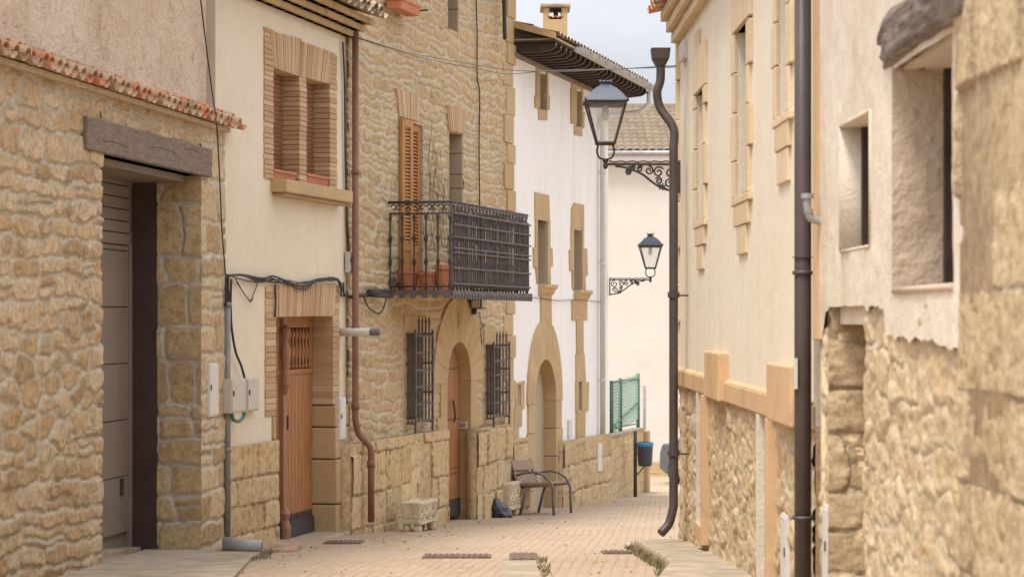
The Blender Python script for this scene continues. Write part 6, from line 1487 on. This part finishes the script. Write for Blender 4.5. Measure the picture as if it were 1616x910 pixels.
# ---------------- things on the ground
mb = MB(); drape(mb, rows([(14.2, -3.2, -1.90), (17.6, -3.2, -2.13), (19.7, -3.3, -2.23), (20.6, -3.3, -2.25)], 14.2, 20.6), 0.03, 0.2)
struct(mb.build('pavement', M['concrete']))
mb = MB(); drape(mb, rows([(13.0, 0.80, 3.0), (16.0, 1.17, 3.0), (18.0, 1.14, 3.0), (19.8, 1.12, 2.2)], 13.0, 19.8), 0.10, 0.3)
o = struct(mb.build('pavement', M['concrete'], bevel=0.03))
mb = MB(); drape(mb, rows([(13.5, -0.10, 0.17), (18.0, -0.075, 0.235)], 13.5, 18.0), 0.006); struct(mb.build('drain_channel', M['concrete']))
def grate(px0, px1, d0, d1, label, mat='rust', bars=True):
    x0, x1 = P(px0, 0, (d0 + d1) / 2)[0], P(px1, 0, (d0 + d1) / 2)[0]
    r = thing('drain_grate', ((x0 + x1) / 2, (d0 + d1) / 2, zg((d0 + d1) / 2)), label, 'drain cover')
    mb = MB(); drape(mb, [(d0, x0, x1), (d1, x0, x1)], 0.012, 0.03); mb.build('frame', M[mat], r)
    mb = MB(); nb_ = max(3, int((x1 - x0) / 0.05))
    for i in range(nb_):
        a = x0 + 0.02 + (x1 - x0 - 0.04) * (i + 0.2) / nb_; drape(mb, [(d0 + 0.03, a, a + (x1 - x0) / nb_ * 0.5), (d1 - 0.03, a, a + (x1 - x0) / nb_ * 0.5)], 0.02, 0.008)
    mb.build('bars', M['rust'] if mat == 'rust' else M['iron'], r)
grate(804, 849, 17.7, 18.9, 'dark square drain grate at the head of the concrete channel')
grate(668, 775, 18.1, 18.7, 'long rusty drain cover in the middle of the brick paving')
grate(950, 1001, 18.9, 19.4, 'narrow dark drain cover near the right pavement')
grate(513, 572, 21.0, 21.6, 'small dark drain cover in front of the plank door step')
grate(334, 372, 18.3, 18.7, 'small grey drain cover set in the concrete by the garage', 'galv')
# pvc pipe piece and slab
pz = zg(19.0) + 0.09
px_ = thing('pipe_offcut', (*P(382, 0, 18.9)[:2], zg(18.9)), 'short grey plastic pipe lying at the foot of the conduit', 'pipe')
mb = MB(); a = P(352, 0, 19.0); b = P(414, 0, 18.75); V = []; sg = 16
for (q, zz_) in ((a, pz), (b, pz - 0.01)):
    for rr in (0.062, 0.055):
        for j in range(sg): an_ = 2 * math.pi * j / sg; V.append((q[0], q[1] + math.cos(an_) * rr, zz_ + math.sin(an_) * rr))
Fs = []
for j in range(sg):
    k = (j + 1) % sg; Fs += [[j, k, 2 * sg + k, 2 * sg + j], [sg + j, 3 * sg + j, 3 * sg + k, sg + k], [j, sg + j, sg + k, k], [2 * sg + j, 2 * sg + k, 3 * sg + k, 3 * sg + j]]
mb.add(V, Fs); mb.build('pipe', M['pvc'], px_, smooth=True)
mb = MB(); mb.box(ident, P(340, 0, 19)[0], P(415, 0, 19)[0], 18.75, 19.3, zg(19) - 0.05, zg(19) + 0.035); tag(mb.build('stone_slab', M['terracotta2'], bevel=0.01), 'reddish slab lying under the grey plastic pipe', 'slab')
mb = MB(); mb.box(ident, P(418, 0, 19.6)[0], P(470, 0, 19.6)[0], 19.3, 20.0, zg(19.6) - 0.05, zg(19.6) + 0.045); tag(mb.build('stone_slab', M['terracotta2'], bevel=0.02), 'flat reddish stone slab in the corner of the brick paving before the plank door', 'slab')
# small litter of stones and weeds
mb = MB(); mg = MB()
def tuft(x, y, s_, n_=10):
    for i in range(n_):
        a = random.uniform(0, 6.28); h = random.uniform(0.4, 1.0) * s_; bx_ = Vector((x + random.uniform(-.04, .04), y + random.uniform(-.05, .05), zg(y) + 0.01)); tp = bx_ + Vector((math.cos(a) * h * 0.5, math.sin(a) * h * 0.4, h)); sd2 = Vector((0.006, 0.003, 0))
        mg.add([bx_ - sd2, bx_ + sd2, tp], [[0, 1, 2]])
for i in range(60):
    y = random.uniform(15.5, 19.9); xe = float(np.interp(y, [13, 16, 18, 19.8], [0.80, 1.17, 1.14, 1.12])); tuft(xe - 0.03 + random.uniform(-.03, .02), y, random.uniform(0.02, 0.10), 8)
for i in range(26): tuft(1.75 - 0.03 * i * 0 + random.uniform(-.1, .05), random.uniform(16.5, 19.3), 0.06, 8)
for i in range(40):
    y = random.uniform(17.5, 20.8); tuft(float(np.interp(y, [17.6, 20.6], [-2.1, -2.22])) + random.uniform(-.02, .06), y, random.uniform(.02, .06), 8)
for i in range(20): tuft(0.25 + random.uniform(-.02, .02), random.uniform(15, 18), 0.035, 6)
mg.build('weeds', M['weed']).__setitem__('kind', 'stuff')

mb = MB()
for i in range(200):   # grit, crumbs of stone and dead leaves gathered along the walls and joints
    y = random.uniform(15.5, 36)
    xl = float(np.interp(y, [15, 20, 24, 30, 36], [-2.2, -2.15, -1.35, 0.05, 1.4])); xr = float(np.interp(y, [15, 20, 21, 36], [0.9, 1.1, 2.2, 3.0]))
    t = random.random(); x = xl + 0.15 + abs(random.gauss(0, 0.3)) if t < 0.45 else (xr - abs(random.gauss(0, 0.3)) if t < 0.65 else random.uniform(xl, xr))
    r_ = random.uniform(0.006, 0.02); z = zg(y) + 0.006; a = random.uniform(0, 3.1)
    mb.add([(x + math.cos(a + k * 1.26) * r_ * random.uniform(.6, 1), y + math.sin(a + k * 1.26) * r_ * random.uniform(.6, 1.2), z) for k in range(5)] + [(x, y, z + r_ * 0.7)], [[k, (k + 1) % 5, 5] for k in range(5)])
mb.build('grit', M['rust']).__setitem__('kind', 'stuff')
